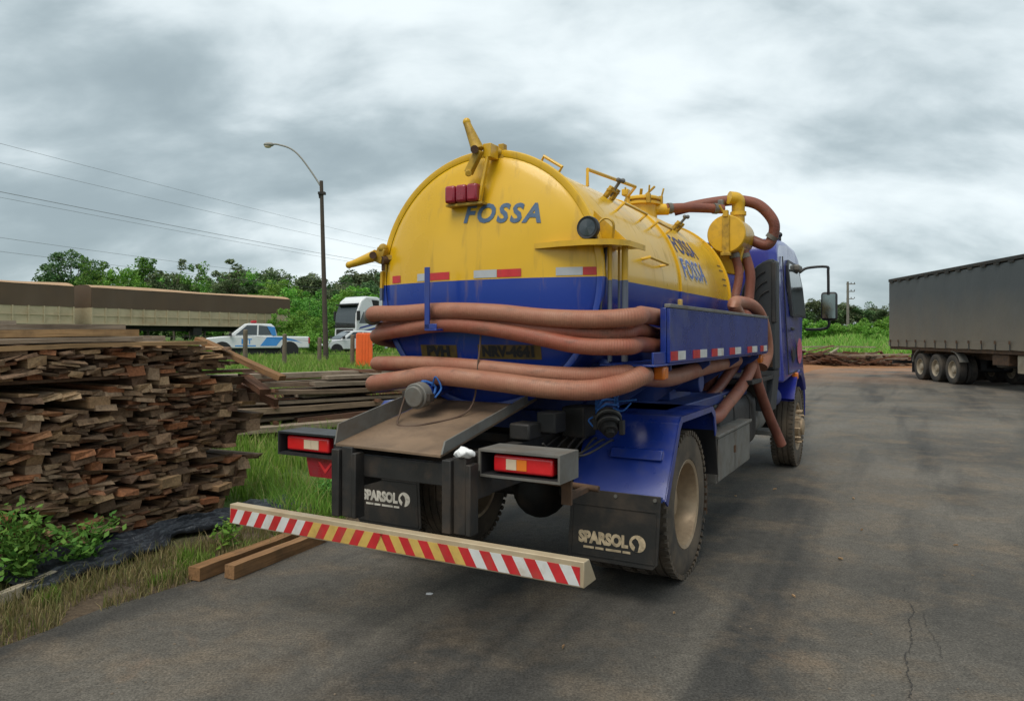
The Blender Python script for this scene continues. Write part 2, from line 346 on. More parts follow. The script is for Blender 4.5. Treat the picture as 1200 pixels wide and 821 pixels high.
def asphalt_mat():
    m, nt, b = newmat('worn_asphalt'); tc = N(nt, 'ShaderNodeTexCoord'); v = tc.outputs['Object']
    mp = N(nt, 'ShaderNodeMapping'); mp.vector_type = 'POINT'; mp.inputs['Rotation'].default_value = (0, 0, HEAD); nt.links.new(v, mp.inputs[0])
    mp2 = N(nt, 'ShaderNodeMapping'); mp2.inputs['Scale'].default_value = (1.0, .10, 1); nt.links.new(mp.outputs[0], mp2.inputs[0]); rv = mp2.outputs[0]
    big = noise_tex(nt, v, .35, 5, .6, .3); med = noise_tex(nt, v, 1.7, 7, .62, .2); fine = noise_tex(nt, v, 75, 4, .75); trk = noise_tex(nt, rv, 1.1, 4, .55, .3); mid = noise_tex(nt, v, 14, 5, .7)
    c = mixc(nt, ramp(nt, big, [(.35, 0), (.68, 1)]), (.074, .068, .059), (.150, .134, .112))
    c = mixc(nt, ramp(nt, trk, [(.49, 0), (.63, .85)]), c, (.040, .039, .037))
    dust = ramp(nt, med, [(.48, 0), (.72, .6)]); c = mixc(nt, dust, c, (.19, .145, .10))
    pt = ramp(nt, noise_tex(nt, v, .9, 6, .7, .5), [(.61, 0), (.80, .4)]); c = mixc(nt, pt, c, (.27, .165, .095))
    sx = N(nt, 'ShaderNodeSeparateXYZ'); nt.links.new(v, sx.inputs[0])
    far = math_(nt, 'MULTIPLY', ramp(nt, math_(nt, 'MULTIPLY', sx.outputs[1], .02), [(.46, 0), (.74, 1)]), ramp(nt, noise_tex(nt, v, .28, 6, .65), [(.38, 0), (.54, .9)]))
    c = mixc(nt, far, c, (.30, .155, .082))
    st = ramp(nt, noise_tex(nt, v, 2.6, 4, .5, .6), [(.70, 0), (.76, .6)]); c = mixc(nt, st, c, (.018, .018, .019))
    c = mixc(nt, 1.0, c, ramp(nt, fine, [(.32, .45), (.5, 1.0), (.68, 1.65)]), 'MULTIPLY')
    c = mixc(nt, 1.0, c, ramp(nt, mid, [(.3, .78), (.7, 1.2)]), 'MULTIPLY')
    nt.links.new(c, b.inputs['Base Color']); nt.links.new(ramp(nt, med, [(.3, .72), (.7, .92)]), b.inputs['Roughness']); b.inputs['Specular IOR Level'].default_value = .25
    bumpn(nt, b, math_(nt, 'ADD', fine, math_(nt, 'MULTIPLY', mid, .8)), .55, .008); return m
def edge_x(y): return EDGE + .05 * mnoise.noise(Vector((y * .45, 3, 0))) + .05 * mnoise.noise(Vector((y * 1.9, 7, 0))) + .02 * mnoise.noise(Vector((y * 7, 9, 0)))
rm = MB(); L = []; Rr = []
ys = [-16 + .18 * i for i in range(300)]
for y in ys:
    a = to_world(edge_x(y), y, 0); L.append(a)
    xr = 70; bnd = to_world(xr, y, 0); Rr.append(bnd)
# clip the far edge of the yard with a ragged line at Y ~ 38
def clipY(a, b):
    ym = 37.5 + 1.4 * mnoise.noise(Vector((b.x * .13 + a.x * .05, 1, 0)))
    return ym
rows = []
for a, b in zip(L, Rr):
    row = []
    for k in range(41):
        p = a.lerp(b, (k / 40) ** 1.5); lim = 37.0 + 1.6 * mnoise.noise(Vector((p.x * .17, 1, 0))) + .5 * mnoise.noise(Vector((p.x * .9, 2, 0)))
        row.append(Vector((p.x, min(p.y, lim), 0)))
    rows.append(row)
for r in rows: rm.v += [tuple(p) for p in r]
for i in range(len(rows) - 1):
    for k in range(40):
        q4 = (i * 41 + k, i * 41 + k + 1, (i + 1) * 41 + k + 1, (i + 1) * 41 + k)
        P = [Vector(rm.v[j]) for j in q4]
        if ((P[1] - P[0]).cross(P[3] - P[0])).length > 1e-4 or ((P[2] - P[1]).cross(P[3] - P[2])).length > 1e-4: rm.f.append(q4)
# skirt down at the left edge so that the slab has thickness
o_ = len(rm.v)
for r in rows: rm.v.append((r[0].x, r[0].y, -.06))
for i in range(len(rows) - 1): rm.f.append((i * 41, (i + 1) * 41, o_ + i + 1, o_ + i))
rm.build('road', asphalt_mat(), None, ang=60)['kind'] = 'structure'

# ------------------------------------------------------------------ cracks in the asphalt
def crack(P, w, seed):
    r2 = random.Random(seed); P = spline(P, 40); mb = MB()
    for i, p in enumerate(P):
        d = (P[min(i + 1, len(P) - 1)] - P[max(i - 1, 0)]).normalized(); n = Vector((-d.y, d.x, 0)); j = .03 * mnoise.noise(p * 3.1) + .018 * mnoise.noise(p * 11) + r2.uniform(-.006, .006); ww = w * r2.uniform(.15, 1.1) * (1 if mnoise.noise(p * 5) > -.2 else .15)
        a = p + n * (j - ww); b = p + n * (j + ww); mb.v += [(a.x, a.y, .004), (b.x, b.y, .004)]
        if i: k = len(mb.v); mb.f.append((k - 4, k - 3, k - 1, k - 2))
    o = mb.build('asphalt_crack', surf('crack_fill_%d' % seed, (.05, .045, .04), .95, var=.4, vs=8), None); o['kind'] = 'structure'
g = lambda u, v: wpz(u, v, EYE * FPX / (v - HOR))
crack([g(1062, 690), g(1066, 730), g(1064, 770), g(1070, 819)], .004, 1)
crack([g(1075, 716), g(1090, 740), g(1108, 772)], .0025, 2)
# ================================================================== VACUUM TRUCK
truck = empty('vacuum_truck', (TO[0], TO[1], 0), -HEAD, 'yellow and blue vacuum tanker truck lettered FOSSA, parked on the asphalt', 'truck')
TR, TZ = .83, 2.03
HEADP = [(.0001, -1.0), (.1, -.998), (.2, -.992), (.3, -.983), (.4, -.969), (.5, -.951), (.6, -.929), (.68, -.907), (.74, -.890), (.79, -.872), (.82, -.855), (.83, -.835)]
def head_y(x, z):
    r = math.hypot(x, z - TZ)
    for (r0, y0), (r1, y1) in zip(HEADP, HEADP[1:]):
        if r <= r1: return y0 + (y1 - y0) * (r - r0) / (r1 - r0)
    return -.835
tank = MB().lathe(HEADP + [(.83, -.4), (.83, .2), (.83, .9), (.83, 1.8), (.83, 2.70), (.81, 2.74), (.7, 2.79), (.4, 2.86), (.0001, 2.89)], (0, 0, TZ), 'Y', 96).build('tank', M['tank'], truck)
MB().lathe([(.815, -.862), (.840, -.868), (.854, -.866), (.860, -.856), (.860, -.832), (.854, -.825), (.83, -.822)], (0, 0, TZ), 'Y', 96).build('rim_band', M['tank'], tank)
for y, r, w in ((-.797, .853, .022), (.90, .846, .05), (2.66, .85, .05)):
    MB().lathe([(r - .03, y - w / 2), (r - .004, y - w / 2), (r, y - w / 2 + .005), (r, y + w / 2 - .005), (r - .004, y + w / 2), (r - .03, y + w / 2)], (0, 0, TZ), 'Y', 96).build('rim_band', M['tank'], tank)
# lettering on the head
lettering('lettering', 'FOSSA', .118, lambda a, b: (.19 + a, head_y(.19 + a, 2.437 + b - .06 * a) - .004, 2.437 + b - .06 * a), M['letter'], tank, shear=.22, bold=.006, sx=.98, space=1.22)
def cylwrap(yc, zc, rr):       # text wrapped on the right flank: a along +y, b along the arc
    th0 = math.asin(max(-1, min(1, (zc - TZ) / rr)))
    return lambda a, b: (rr * math.cos(th0 + b / rr), yc + a, TZ + rr * math.sin(th0 + b / rr))
lettering('lettering', 'FOSSA', .165, cylwrap(1.36, 2.43, TR + .004), M['letter2'], tank, shear=-.3, bold=.004, sx=1.0, space=1.1)
lettering('lettering', 'FOSSA', .165, cylwrap(1.40, 2.22, TR + .003), M['outline'], tank, shear=-.3, bold=.018, sx=1.0, space=1.1)
lettering('lettering', 'FOSSA', .165, cylwrap(1.40, 2.22, TR + .006), M['letter3'], tank, shear=-.3, bold=.002, sx=1.0, space=1.1)
for i, (za, ya, yb) in enumerate(((2.36, 2.42, 2.56), (2.31, 2.42, 2.58), (2.22, 2.44, 2.60), (2.16, 2.44, 2.58))):
    t0 = math.asin((za - TZ) / (TR + .004)); h = .018
    MB().grid(lambda u, v: ((TR + .004) * math.cos(t0 + h * v), ya + (yb - ya) * u, TZ + (TR + .004) * math.sin(t0 + h * v)), 4, 1).build('faded_print', M['plate'], tank)
# stencilled plate on the blue lower head
for u0, u1, v0, v1, txt in ((492, 538, 404, 420, 'PVH'), (563, 633, 404, 421, 'NRV-4641')):
    a = on(u0, v1, y=-.93); b = on(u1, v0, y=-.93); xa, xb, z0, z1 = a.x, b.x, min(a.z, b.z) + .005, max(a.z, b.z)
    MB().grid(lambda u, v: (xa + (xb - xa) * u, head_y(xa + (xb - xa) * u, z0 + (z1 - z0) * v) - .003, z0 + (z1 - z0) * v), 8, 2).build('plate_marking', M['plate'], tank)
    xc, zc = (xa + xb) / 2, (z0 + z1) / 2
    lettering('lettering', txt, .062, lambda p, q: (xc + p, head_y(xc + p, zc + q) - .007, zc + q), M['ink'], tank, bold=.006, sx=1.25 if txt == 'PVH' else .98)
# reflective tape pairs along the colour edge
for u0, u1, mt in ((461, 473, 'tapered'), (492, 506, 'tapegrey'), (507, 533, 'tapered'), (562, 588, 'tapegrey'), (588.4, 615, 'tapered'), (652, 680, 'tapegrey'), (680.4, 699, 'tapered')):
    xa = on(u0, 322, y=-.93 if u0 > 480 else -.885).x; xb = on(u1, 322, y=-.93 if u0 > 480 else -.885).x
    xa = max(xa, -.80)
    MB().grid(lambda u, v: (xa + (xb - xa) * u, head_y(xa + (xb - xa) * u, 2.03 + .05 * v) - .003, 2.03 + .05 * v), 6, 1).build('reflective_tape', M[mt], tank)
# grab handles on the shell
def handle(P, r=.011):
    MB().tube(spline(P, 1), r, 8).build('grab_handle', M['yellow'], tank)
def cy(th, y, off): t = R_(th); return Vector(((TR + off) * math.cos(t), y, TZ + (TR + off) * math.sin(t)))
handle([cy(62, -.79, 0), cy(62, -.79, .06), cy(52, -.79, .06), cy(52, -.79, 0)])
handle([cy(40, -.05, 0), cy(40, -.05, .07), cy(39, .42, .07), cy(39, .42, 0)])
handle([cy(12, -.02, 0), cy(12, -.02, .06), cy(11, .40, .06), cy(11, .40, 0)])
handle([cy(36, .6, 0), cy(36, .6, .07), cy(35, .95, .07), cy(35, .95, 0)])
# step railing on top of the shell
MB().tube([(.32, .15, 2.80), (.32, .15, 2.93), (.42, .95, 2.93), (.25, 1.25, 2.92), (.25, 1.25, 2.80)], .014, 8).build('grab_handle', M['yellow'], tank)
for th, y in ((52, .10), (47, 1.62)):
    b = MB(); c = cy(th, y, .02); nrm = Vector((math.cos(R_(th)), 0, math.sin(R_(th))))
    b.bar(cy(th, y - .06, .0), cy(th, y - .06, .09), .05, .03); b.bar(cy(th, y + .06, .0), cy(th, y + .06, .09), .05, .03); b.bar(cy(th, y - .09, .06), cy(th, y + .09, .06), .035, .02)
    o = b.build('clamp_bracket', M['yellow2'], tank, bevel=.004)
    k = MB().cyl(cy(th, y, .02), cy(th, y, .15), .013, n=8).cyl(cy(th, y - .04, .15), cy(th, y + .04, .16), .014, n=8).ball(cy(th, y + .04, .16), .02, 5).ball(cy(th, y - .04, .15), .018, 5)
    k.build('clamp_screw', M['greysteel'], tank)
MB().box(on(797, 355, x=.86), (.03, .05, .06)).build('marker_lamp', M['tapeyel'], tank, bevel=.006)

# manhole on top
hx, hy_ = .0, 2.36
hat = MB().lathe([(.155, 2.78), (.155, 3.02), (.19, 3.025), (.19, 3.05), (.155, 3.055), (.155, 3.07), (.19, 3.075), (.19, 3.095), (.17, 3.11), (.0001, 3.125)], (hx, hy_, 0), 'Z', 32).build('manhole', M['yellow'], truck)
for k in range(5):
    t = R_(20 + k * 72); c = Vector((hx + .19 * math.cos(t), hy_ + .19 * math.sin(t), 0))
    MB().box((c.x, c.y, 3.07), (.04, .04, .10)).cyl((c.x, c.y, 3.08), (c.x + .03 * math.cos(t), c.y + .03 * math.sin(t), 3.20), .010, n=8).build('swing_bolt', M['yellow2'], hat, bevel=.004)
MB().box((hx - .13, hy_ - .14, 3.15), (.07, .09, .07)).build('hinge', M['yellow'], hat, bevel=.01)
MB().bar((hx + .02, hy_, 3.12), (hx + .13, hy_ + .02, 3.22), .03, .02).bar((hx - .02, hy_, 3.12), (hx + .0, hy_ - .03, 3.20), .03, .02).build('lid_handle', M['yellow2'], hat, bevel=.004)
MB().cyl((hx + .12, hy_ + .03, 2.98), (hx + .24, hy_ + .12, 2.985), .06, n=20).build('outlet_stub', M['yellow'], hat)

# moisture trap vessel and pipework at the front of the tank
fx, fy, fz = .77, 2.80, 2.73
fil = MB().lathe([(.0001, -.02), (.19, -.012), (.20, 0), (.20, .48), (.17, .53), (.0001, .55)], (fx, fy, fz), 'Y', 40).build('moisture_trap', M['yellow'], truck)
MB().box((fx, fy - .028, fz), (.075, .022, .40)).box((fx, fy - .02, fz - .215), (.10, .06, .035)).box((fx, fy - .02, fz + .21), (.05, .06, .07)).build('clamp_bar', M['yellow2'], fil, bevel=.004)
MB().tube([(fx - .02, fy - .03, fz + .22), (fx - .06, fy - .06, fz + .30)], .012, 8).build('clamp_screw', M['yellow2'], fil)
MB().prism([(0, 0), (.55, 0), (.25, -.42), (0, -.30)], (fx - .22, fy + .12, fz - .08), (0, -.55, .0), (0, 0, 1), (.03, 0, 0)).prism([(-.3, .0), (.2, .0), (.12, -.34), (-.14, -.30)], (fx, fy + .15, fz - .12), (.75, 0, 0), (0, 0, .9), (0, .25, 0)).build('trap_bracket', M['yellow'], fil, bevel=.01)
MB().tube(spline([(fx + .06, fy + .30, fz + .15), (fx + .06, fy + .30, fz + .30), (fx + .06, fy + .28, fz + .40), (fx - .02, fy + .22, fz + .42)], 5), .07, 16).lathe([(.085, -.02), (.085, .02)], (fx + .06, fy + .30, fz + .25), 'Z', 24).build('elbow_pipe', M['yellow'], fil)
MB().box((fx - .09, fy + .15, fz + .33), (.06, .07, .12)).build('valve', M['greysteel'], fil, bevel=.012)
def hose(name, P, r, mt, parent=truck, k=8, n=14, ends=True):
    o = MB().tube(spline(P, k), r, n).build(name, M[mt], parent, ang=60)
    return o
def clampring(P, r, parent, mt='greysteel'):
    a, b = Vector(P[0]), Vector(P[1]); d = (b - a).normalized()
    MB().cyl(a, a + d * .045, r + .008, n=18).build('hose_clamp', M[mt], parent)
h1 = hose('vacuum_hose', [(.22, 2.45, 2.99), (.40, 2.62, 3.01), (.55, 2.80, 3.02), (.70, 2.95, 3.02)], .05, 'hose_dark')
clampring([(.24, 2.46, 2.99), (.40, 2.62, 3.01)], .05, h1); clampring([(.62, 2.86, 3.02), (.70, 2.95, 3.02)], .05, h1)
P2 = [on(790, 247, y=3.0), on(815, 241, y=3.05), on(845, 236, y=3.1), on(868, 235, y=3.15), on(890, 241, y=3.2), on(906, 259, y=3.25), on(906, 276, y=3.28), on(898, 287, y=3.28), Vector((fx + .16, fy + .47, fz - .02))]
h2 = hose('vacuum_hose', P2, .058, 'hose_dark'); clampring([P2[6], P2[7]], .058, h2)
h3 = hose('drain_hose', [(fx + .05, fy + .15, fz - .18), on(866, 320, y=2.95), on(862, 345, y=2.9), on(856, 362, y=2.8)], .045, 'hose_dark')
h4 = hose('drain_hose', [(fx + .13, fy + .25, fz - .16), on(879, 320, y=3.05), on(878, 345, y=3.05), on(876, 370, y=3.0)], .052, 'hose_dark')
clampring([(fx + .05, fy + .15, fz - .20), on(866, 320, y=2.95)], .048, h3); clampring([(fx + .13, fy + .25, fz - .20), on(879, 320, y=3.05)], .054, h4)

# rear door clamps (top and left)
Y0 = -1.0
def q(u, v, y=Y0): return on(u, v, y=y)
cl = MB().tube([q(547, 144), q(549, 149), q(560, 176)], [.024, .026, .043], 10).build('clamp_lever', M['yellow2'], truck)
MB().ball(q(547, 143), .027, 6).build('lever_knob', M['yellow'], cl)
MB().bar(q(562, 176), q(549, 203), .045, .05).cyl(q(549, 203, -1.03), q(549, 203, -.95), .022, n=12).build('clamp_arm', M['yellow2'], cl, bevel=.005)
MB().cyl(q(556, 175, -1.06), q(556, 175, -.92), .026, n=14).build('pivot_bolt', M['rust'], cl)
MB().bar(q(573, 176, -.96), q(562, 236, -1.0), .028, .02).box(q(575, 178, -.93), (.06, .10, .09)).build('clamp_strap', M['yellow'], cl, bevel=.004)
MB().cyl(q(574, 178, -.88), q(589, 180, -.84), .017, n=10).cyl(q(582, 178, -.87), q(587, 179, -.85), .026, n=10).box(q(589, 180, -.84), (.04, .05, .12)).build('clamp_bolt', M['yellow2'], cl, bevel=.004)
cl2 = MB().tube([q(410, 310, -.9), q(414, 309, -.9), q(441, 299, -.9)], [.024, .026, .042], 10).build('clamp_lever', M['yellow'], truck)
MB().ball(q(409, 310.5, -.9), .026, 6).build('lever_knob', M['yellow2'], cl2)
MB().cyl(q(437, 299, -.98), q(437, 299, -.84), .026, n=14).build('pivot_bolt', M['rust'], cl2)
MB().bar(q(444, 308, -.9), q(449, 291, -.9), .05, .07).ball(q(449, 291, -.9), .035, 6).bar(q(449, 302, -.88), q(461, 302, -.86), .04, .035).build('clamp_body', M['yellow2'], cl2, bevel=.005)
MB().cyl(q(447, 305, -.92), q(455, 304, -.86), .03, n=12).cyl(q(449, 305, -.9), q(449, 317, -.9), .012, n=8).build('clamp_bolt', M['rust'], cl2)
MB().bar(q(448, 318, -.88), q(447, 352, -.88), .02, .02).build('hinge_rod', M['post'], cl2)

# red marker cluster on the head
ml = MB().b2(-.19, .09, -1.02, -.93, 2.505, 2.52).b2(-.17, .06, -.975, -.94, 2.51, 2.64).build('marker_lamp', M['yellow2'], truck)
for k in range(3):
    MB().b2(-.185 + k * .084, -.185 + k * .084 + .080, -1.045, -.965, 2.522, 2.638).build('lens', M['darkred'], ml, bevel=.018, seg=3)

# shelf with a work lamp at the right of the head
sh = MB().prism([(.44, -.96), (.62, -.985), (.80, -.985), (.93, -.93), (1.0, -.82), (1.0, -.52), (.80, -.52), (.70, -.80)], (0, 0, 2.215), (1, 0, 0), (0, 1, 0), (0, 0, .012)).build('lamp_shelf', M['yellow'], truck)
MB().prism([(.44, -.965), (.62, -.992), (.80, -.992), (.935, -.937), (1.008, -.824), (1.008, -.52), (1.0, -.52), (1.0, -.82), (.93, -.93), (.80, -.985), (.62, -.985), (.44, -.958)], (0, 0, 2.200), (1, 0, 0), (0, 1, 0), (0, 0, .034)).build('shelf_lip', M['yellow'], sh)
MB().prism([(0, 0), (.24, -.22), (0, -.22)], (.76, -.78, 2.44), (1, 0, 0), (0, 0, 1), (0, .008, 0)).build('gusset', M['yellow'], sh)
MB().cyl((.95, -.74, 1.50), (.95, -.74, 2.21), .021, n=12).cyl((.875, -.80, 1.50), (.875, -.80, 2.21), .014, n=10).cyl((.905, -.72, 1.6), (.905, -.72, 2.21), .009, n=8).build('shelf_post', M['post'], sh)
MB().tube(spline([(.86, -.82, 2.2), (.85, -.83, 2.0), (.84, -.86, 1.8), (.86, -.85, 1.6)], 5), .007, 6).tube(spline([(.84, -.8, 2.2), (.83, -.81, 2.1), (.815, -.85, 1.9), (.83, -.84, 1.6)], 5), .006, 6).build('cable', M['cable'], sh)
wl = MB().lathe([(.0001, -.025), (.045, -.03), (.066, -.035), (.070, -.028), (.070, .0), (.05, .05), (.0001, .055)], (.80, -.945, 2.305), 'Y', 24).build('work_lamp', M['black'], truck)
MB().lathe([(.0001, 0), (.052, .004)], (.80, -.983, 2.305), 'Y', 20).build('lens', M['glass'], wl)
MB().bar((.83, -.93, 2.305), (.83, -.93, 2.225), .02, .02).build('lamp_bracket', M['steel'], wl)
MB().tube(spline([(.80, -.89, 2.30), (.86, -.86, 2.37), (.92, -.86, 2.34), (.91, -.84, 2.25)], 5), .008, 6).build('cable', M['yellow2'], wl)

# hook that carries the hoses
hk = on(505, 318, y=-1.17); xh = -.235
MB().b2(xh - .02, xh + .02, -1.168, -1.158, 1.70, 2.10).b2(xh - .02, xh + .075, -1.168, -.93, 1.690, 1.702).b2(xh - .02, xh + .075, -1.168, -1.160, 1.702, 1.735).build('hose_hook', M['blue'], truck, bevel=.003)

# side trays
for s in (1, -1):
    yr = -.88 if s > 0 else -.15
    tr = MB().b2(s * 1.18, s * 1.20, -.63 if s > 0 else -.15, 2.74, 1.49, 1.83).b2(s * .84, s * 1.19, yr, 2.74, 1.475, 1.487).b2(s * 1.165, s * 1.179, yr, yr + .25, 1.488, 1.56).build('hose_tray', M['blue'], truck, bevel=.003)
    MB().b2(s * 1.165, s * 1.206, -.635 if s > 0 else -.155, 2.745, 1.831, 1.855).build('top_rail', M['greysteel'], tr, bevel=.004)
    for ye in (-.635 if s > 0 else -.15, 2.70): MB().b2(s * 1.14, s * 1.178, ye, ye + .035, 1.49, 1.83).build('end_stiffener', M['blue'], tr, bevel=.003)
    for i, (ua, ub, uc) in enumerate(((786, 794, 803), (812, 820, 828), (834, 840.5, 847.5), (855, 861, 868), (876, 881, 887), (891, 894.5, 898.5))):
        ya, yb, yc = [on(w, 415, x=1.2).y for w in (ua, ub, uc)]
        if s < 0 and i == 0: continue
        MB().b2(s * 1.2005, s * 1.204, ya, yb, 1.505, 1.562).build('reflector', M['tapered'], tr)
        MB().b2(s * 1.2005, s * 1.204, yb + .003, yc, 1.505, 1.562).build('reflector', M['tapewhite'], tr)
    for y in ((-.6, 2.62) if s > 0 else (2.62,)):
        MB().b2(s * 1.10, s * 1.17, y - .05, y + .05, 1.385, 1.472).build('side_marker', M['amber'], tr, bevel=.014, seg=3)
    for y in ((-.45, .55, 1.6, 2.5) if s > 0 else (.0, .8, 1.6, 2.5)):
        MB().prism([(.45, 1.0), (.53, 1.0), (1.15, 1.44), (1.15, 1.474), (.45, 1.474)], (0, y, 0), (s, 0, 0), (0, 0, 1), (0, .02, 0)).build('tray_bracket', M['blue_dusty'], tr)

# chassis
ch = MB().b2(-.45, -.37, -1.78, 5.7, .78, 1.02).b2(.37, .45, -1.78, 5.7, .78, 1.02)
for y in (-1.2, -.55, .6, 1.8, 3.0, 4.2): ch.b2(-.37, .37, y - .06, y + .06, .82, .98)
ch = ch.build('chassis_frame', M['steel'], truck, bevel=.006)
MB().prism([(-.62, 1.30), (-.45, 1.03), (.45, 1.03), (.62, 1.30), (.40, 1.34), (0, 1.28), (-.40, 1.34)], (0, -.5, 0), (1, 0, 0), (0, 0, 1), (0, .25, 0)).prism([(-.62, 1.30), (-.45, 1.03), (.45, 1.03), (.62, 1.30), (.40, 1.34), (0, 1.28), (-.40, 1.34)], (0, .95, 0), (1, 0, 0), (0, 0, 1), (0, .25, 0)).prism([(-.62, 1.30), (-.45, 1.03), (.45, 1.03), (.62, 1.30), (.40, 1.34), (0, 1.28), (-.40, 1.34)], (0, 2.3, 0), (1, 0, 0), (0, 0, 1), (0, .25, 0)).b2(-.46, .46, -.6, 2.6, 1.022, 1.15).build('tank_saddle', M['blue_dusty'], truck)
ax = MB().cyl((-1.0, 0, .5), (1.0, 0, .5), .085, n=16).ball((0, 0, .5), .23, 10, (.9, 1.1, 1)).cyl((0, .2, .52), (0, .9, .62), .06, n=12).build('rear_axle', M['steel'], truck)
for s in (1, -1):
    sp = MB()
    for i in range(7):
        L = .78 - .08 * i; sp.tube(spline([(s * .47, -L, .80 - .02 * i - .02), (s * .47, 0, .66 - .02 * i), (s * .47, L, .80 - .02 * i - .02)], 6), .013, 4)
    sp.b2(s * .43, s * .51, -.08, .08, .50, .70); sp.build('leaf_spring', M['rust'], truck)
    MB().cyl((s * .55, -.28, .52), (s * .55, -.10, .52), .10, n=18).build('brake_chamber', M['steel'], truck)
MB().cyl((-.3, -1.02, .86), (.3, -1.02, .86), .13, n=20).ball((.3, -1.02, .86), .13, 8, (.4, 1, 1)).ball((-.3, -1.02, .86), .13, 8, (.4, 1, 1)).build('air_tank', M['steel'], truck)
jb = MB().b2(.47, .60, -1.0, -.84, 1.06, 1.19).b2(.36, .5, -1.15, -.98, 1.03, 1.13).b2(.5, .66, -.7, -.5, 1.0, 1.2).build('valve_block', M['steel'], truck, bevel=.012)
pp = MB()
for k in range(7):
    x0 = .38 + .06 * k; pp.tube(spline([(x0, -1.25 + .1 * rnd.random(), .95 + .1 * rnd.random()), (x0 + .05, -1.0, .85 + .1 * rnd.random()), (x0 + .1, -.7, 1.0), (x0, -.4, .95)], 5), .007, 6)
pp.build('brake_line', M['steel'], truck)
MB().cyl((.42, -1.28, .84), (1.0, -1.28, .82), .018, n=10).b2(.905, .945, -1.53, -1.27, .80, .83).build('lamp_support', M['rust'], truck, bevel=.003)

# rear bumper with hazard stripes
BX0, BX1 = -1.15, 1.20
bp = MB().prism([(-1.945, .632), (-1.945, .512), (-1.80, .512), (-1.885, .632)], (BX0, 0, 0), (0, 1, 0), (0, 0, 1), (BX1 - BX0, 0, 0)).build('rear_bumper', M['bumper'], truck, bevel=.004)
SW = .062; x = BX0 + .01; i = 0
def stripe(xa, xb, sl, mt):
    zs = (.520, .606); lo, hi = BX0 + .004, BX1 - .02
    P = [(xa, zs[0]), (xb, zs[0]), (xb + sl, zs[1]), (xa + sl, zs[1])]; P = [(min(hi, max(lo, a)), b) for a, b in P]
    MB().prism(P, (0, -1.9475, 0), (1, 0, 0), (0, 0, 1), (0, .002, 0)).build('hazard_stripe', M[mt], bp, ang=0)
mid = .02
for k in range(19):
    xa = mid - .03 - (k + 1) * SW
    if xa + SW < BX0: break
    f = (mid - xa) / 1.15; stripe(xa, xa + SW, .05 * 1, 'tapered' if k % 2 == 0 else ('tapewhite' if f > .55 else 'tapeyel'))
for k in range(20):
    xa = mid + .05 + k * SW
    if xa - .05 > BX1: break
    f = (xa - mid) / 1.15; stripe(xa, xa + SW, -.05, 'tapered' if k % 2 == 0 else ('tapewhite' if f > .45 else 'tapeyel'))
MB().prism([(mid - .028, .520), (mid + .048, .520), (mid + .0, .606), (mid + .02, .606)][:2] + [(mid + .01, .606)], (0, -1.9475, 0), (1, 0, 0), (0, 0, 1), (0, .002, 0)).build('hazard_stripe', M['tapeyel'], bp, ang=0)
for sx_ in (-.31, .45):
    MB().b2(sx_ - .085, sx_ - .03, -1.87, -1.79, .634, 1.015).b2(sx_ - .026, sx_ + .05, -1.85, -1.80, .634, 1.03).b2(sx_ + .054, sx_ + .085, -1.86, -1.78, .634, 1.0).b2(sx_ - .06, sx_ + .06, -1.79, -1.6, .80, .95).build('bumper_post', M['steel'], truck, bevel=.005)
MB().b2(-.37, .37, -1.79, -1.74, .86, .98).build('rear_crossmember', M['steel'], truck, bevel=.005)

# loading ramp
rp = MB().add([(-.40, -1.83, 1.04), (.33, -1.83, 1.03), (.33, -.72, 1.245), (-.40, -.72, 1.25), (-.40, -1.83, 1.028), (.33, -1.83, 1.018), (.33, -.72, 1.233), (-.40, -.72, 1.238)],
              [(0, 1, 2, 3), (7, 6, 5, 4), (0, 4, 5, 1), (1, 5, 6, 2), (2, 6, 7, 3), (3, 7, 4, 0)]).build('loading_ramp', M['ramp'], truck)
for s, xw, hh in ((-1, -.402, .105), (1, .332, .055)):
    MB().prism([(-1.83, 1.035), (-1.80, 1.045 + hh), (-.80, 1.235 + hh), (-.72, 1.255)], (xw, 0, 0), (0, 1, 0), (0, 0, 1), (s * .010, 0, 0)).build('ramp_wall', M['greysteel'], rp)

# tail lamp housings
for s in (1, -1):
    xo, xi = s * .975, s * .50
    hb = MB().b2(xi, xo, -1.725, -1.50, 1.052, 1.064).b2(xi, xo, -1.725, -1.50, .920, .932).b2(xo - s * .012, xo, -1.725, -1.50, .9325, 1.0515).b2(xi, xi + s * .012, -1.725, -1.50, .9325, 1.0515).b2(xi + s * .013, xo - s * .013, -1.53, -1.52, .9325, 1.0515).build('lamp_housing', M['greysteel'] if s > 0 else M['black'], truck)
    MB().b2(s * .415, xi, -1.66, -1.56, .95, 1.03).build('housing_arm', M['steel'], hb)
    MB().b2(s * .575, s * .925, -1.70, -1.60, .947, 1.038).build('tail_lamp', M['redlens'], hb, bevel=.014, seg=3)
    MB().b2(s * .655, s * .715, -1.7035, -1.68, .965, 1.020).build('reversing_lens', M['clear'], hb)
    MB().b2(s * .717, s * .775, -1.7035, -1.68, .965, 1.020).build('indicator_lens', M['amber'] if s > 0 else M['clear'], hb)
    MB().b2(s * .62, s * .88, -1.60, -1.54, .975, 1.01).build('lamp_mount', M['black'], hb)
    MB().b2(xi + s * .0125, xo - s * .0125, -1.715, -1.532, 1.0485, 1.0515).b2(xi + s * .0125, xo - s * .0125, -1.715, -1.532, .9325, .9355).b2(xi + s * .0125, xi + s * .0155, -1.715, -1.532, .936, 1.048).b2(xo - s * .0125, xo - s * .0155, -1.715, -1.532, .936, 1.048).b2(xi + s * .016, xo - s * .016, -1.536, -1.532, .936, 1.048).build('recess_shade', M['ink'], hb)  # added black sheets painting in the shade of the deep lamp recess
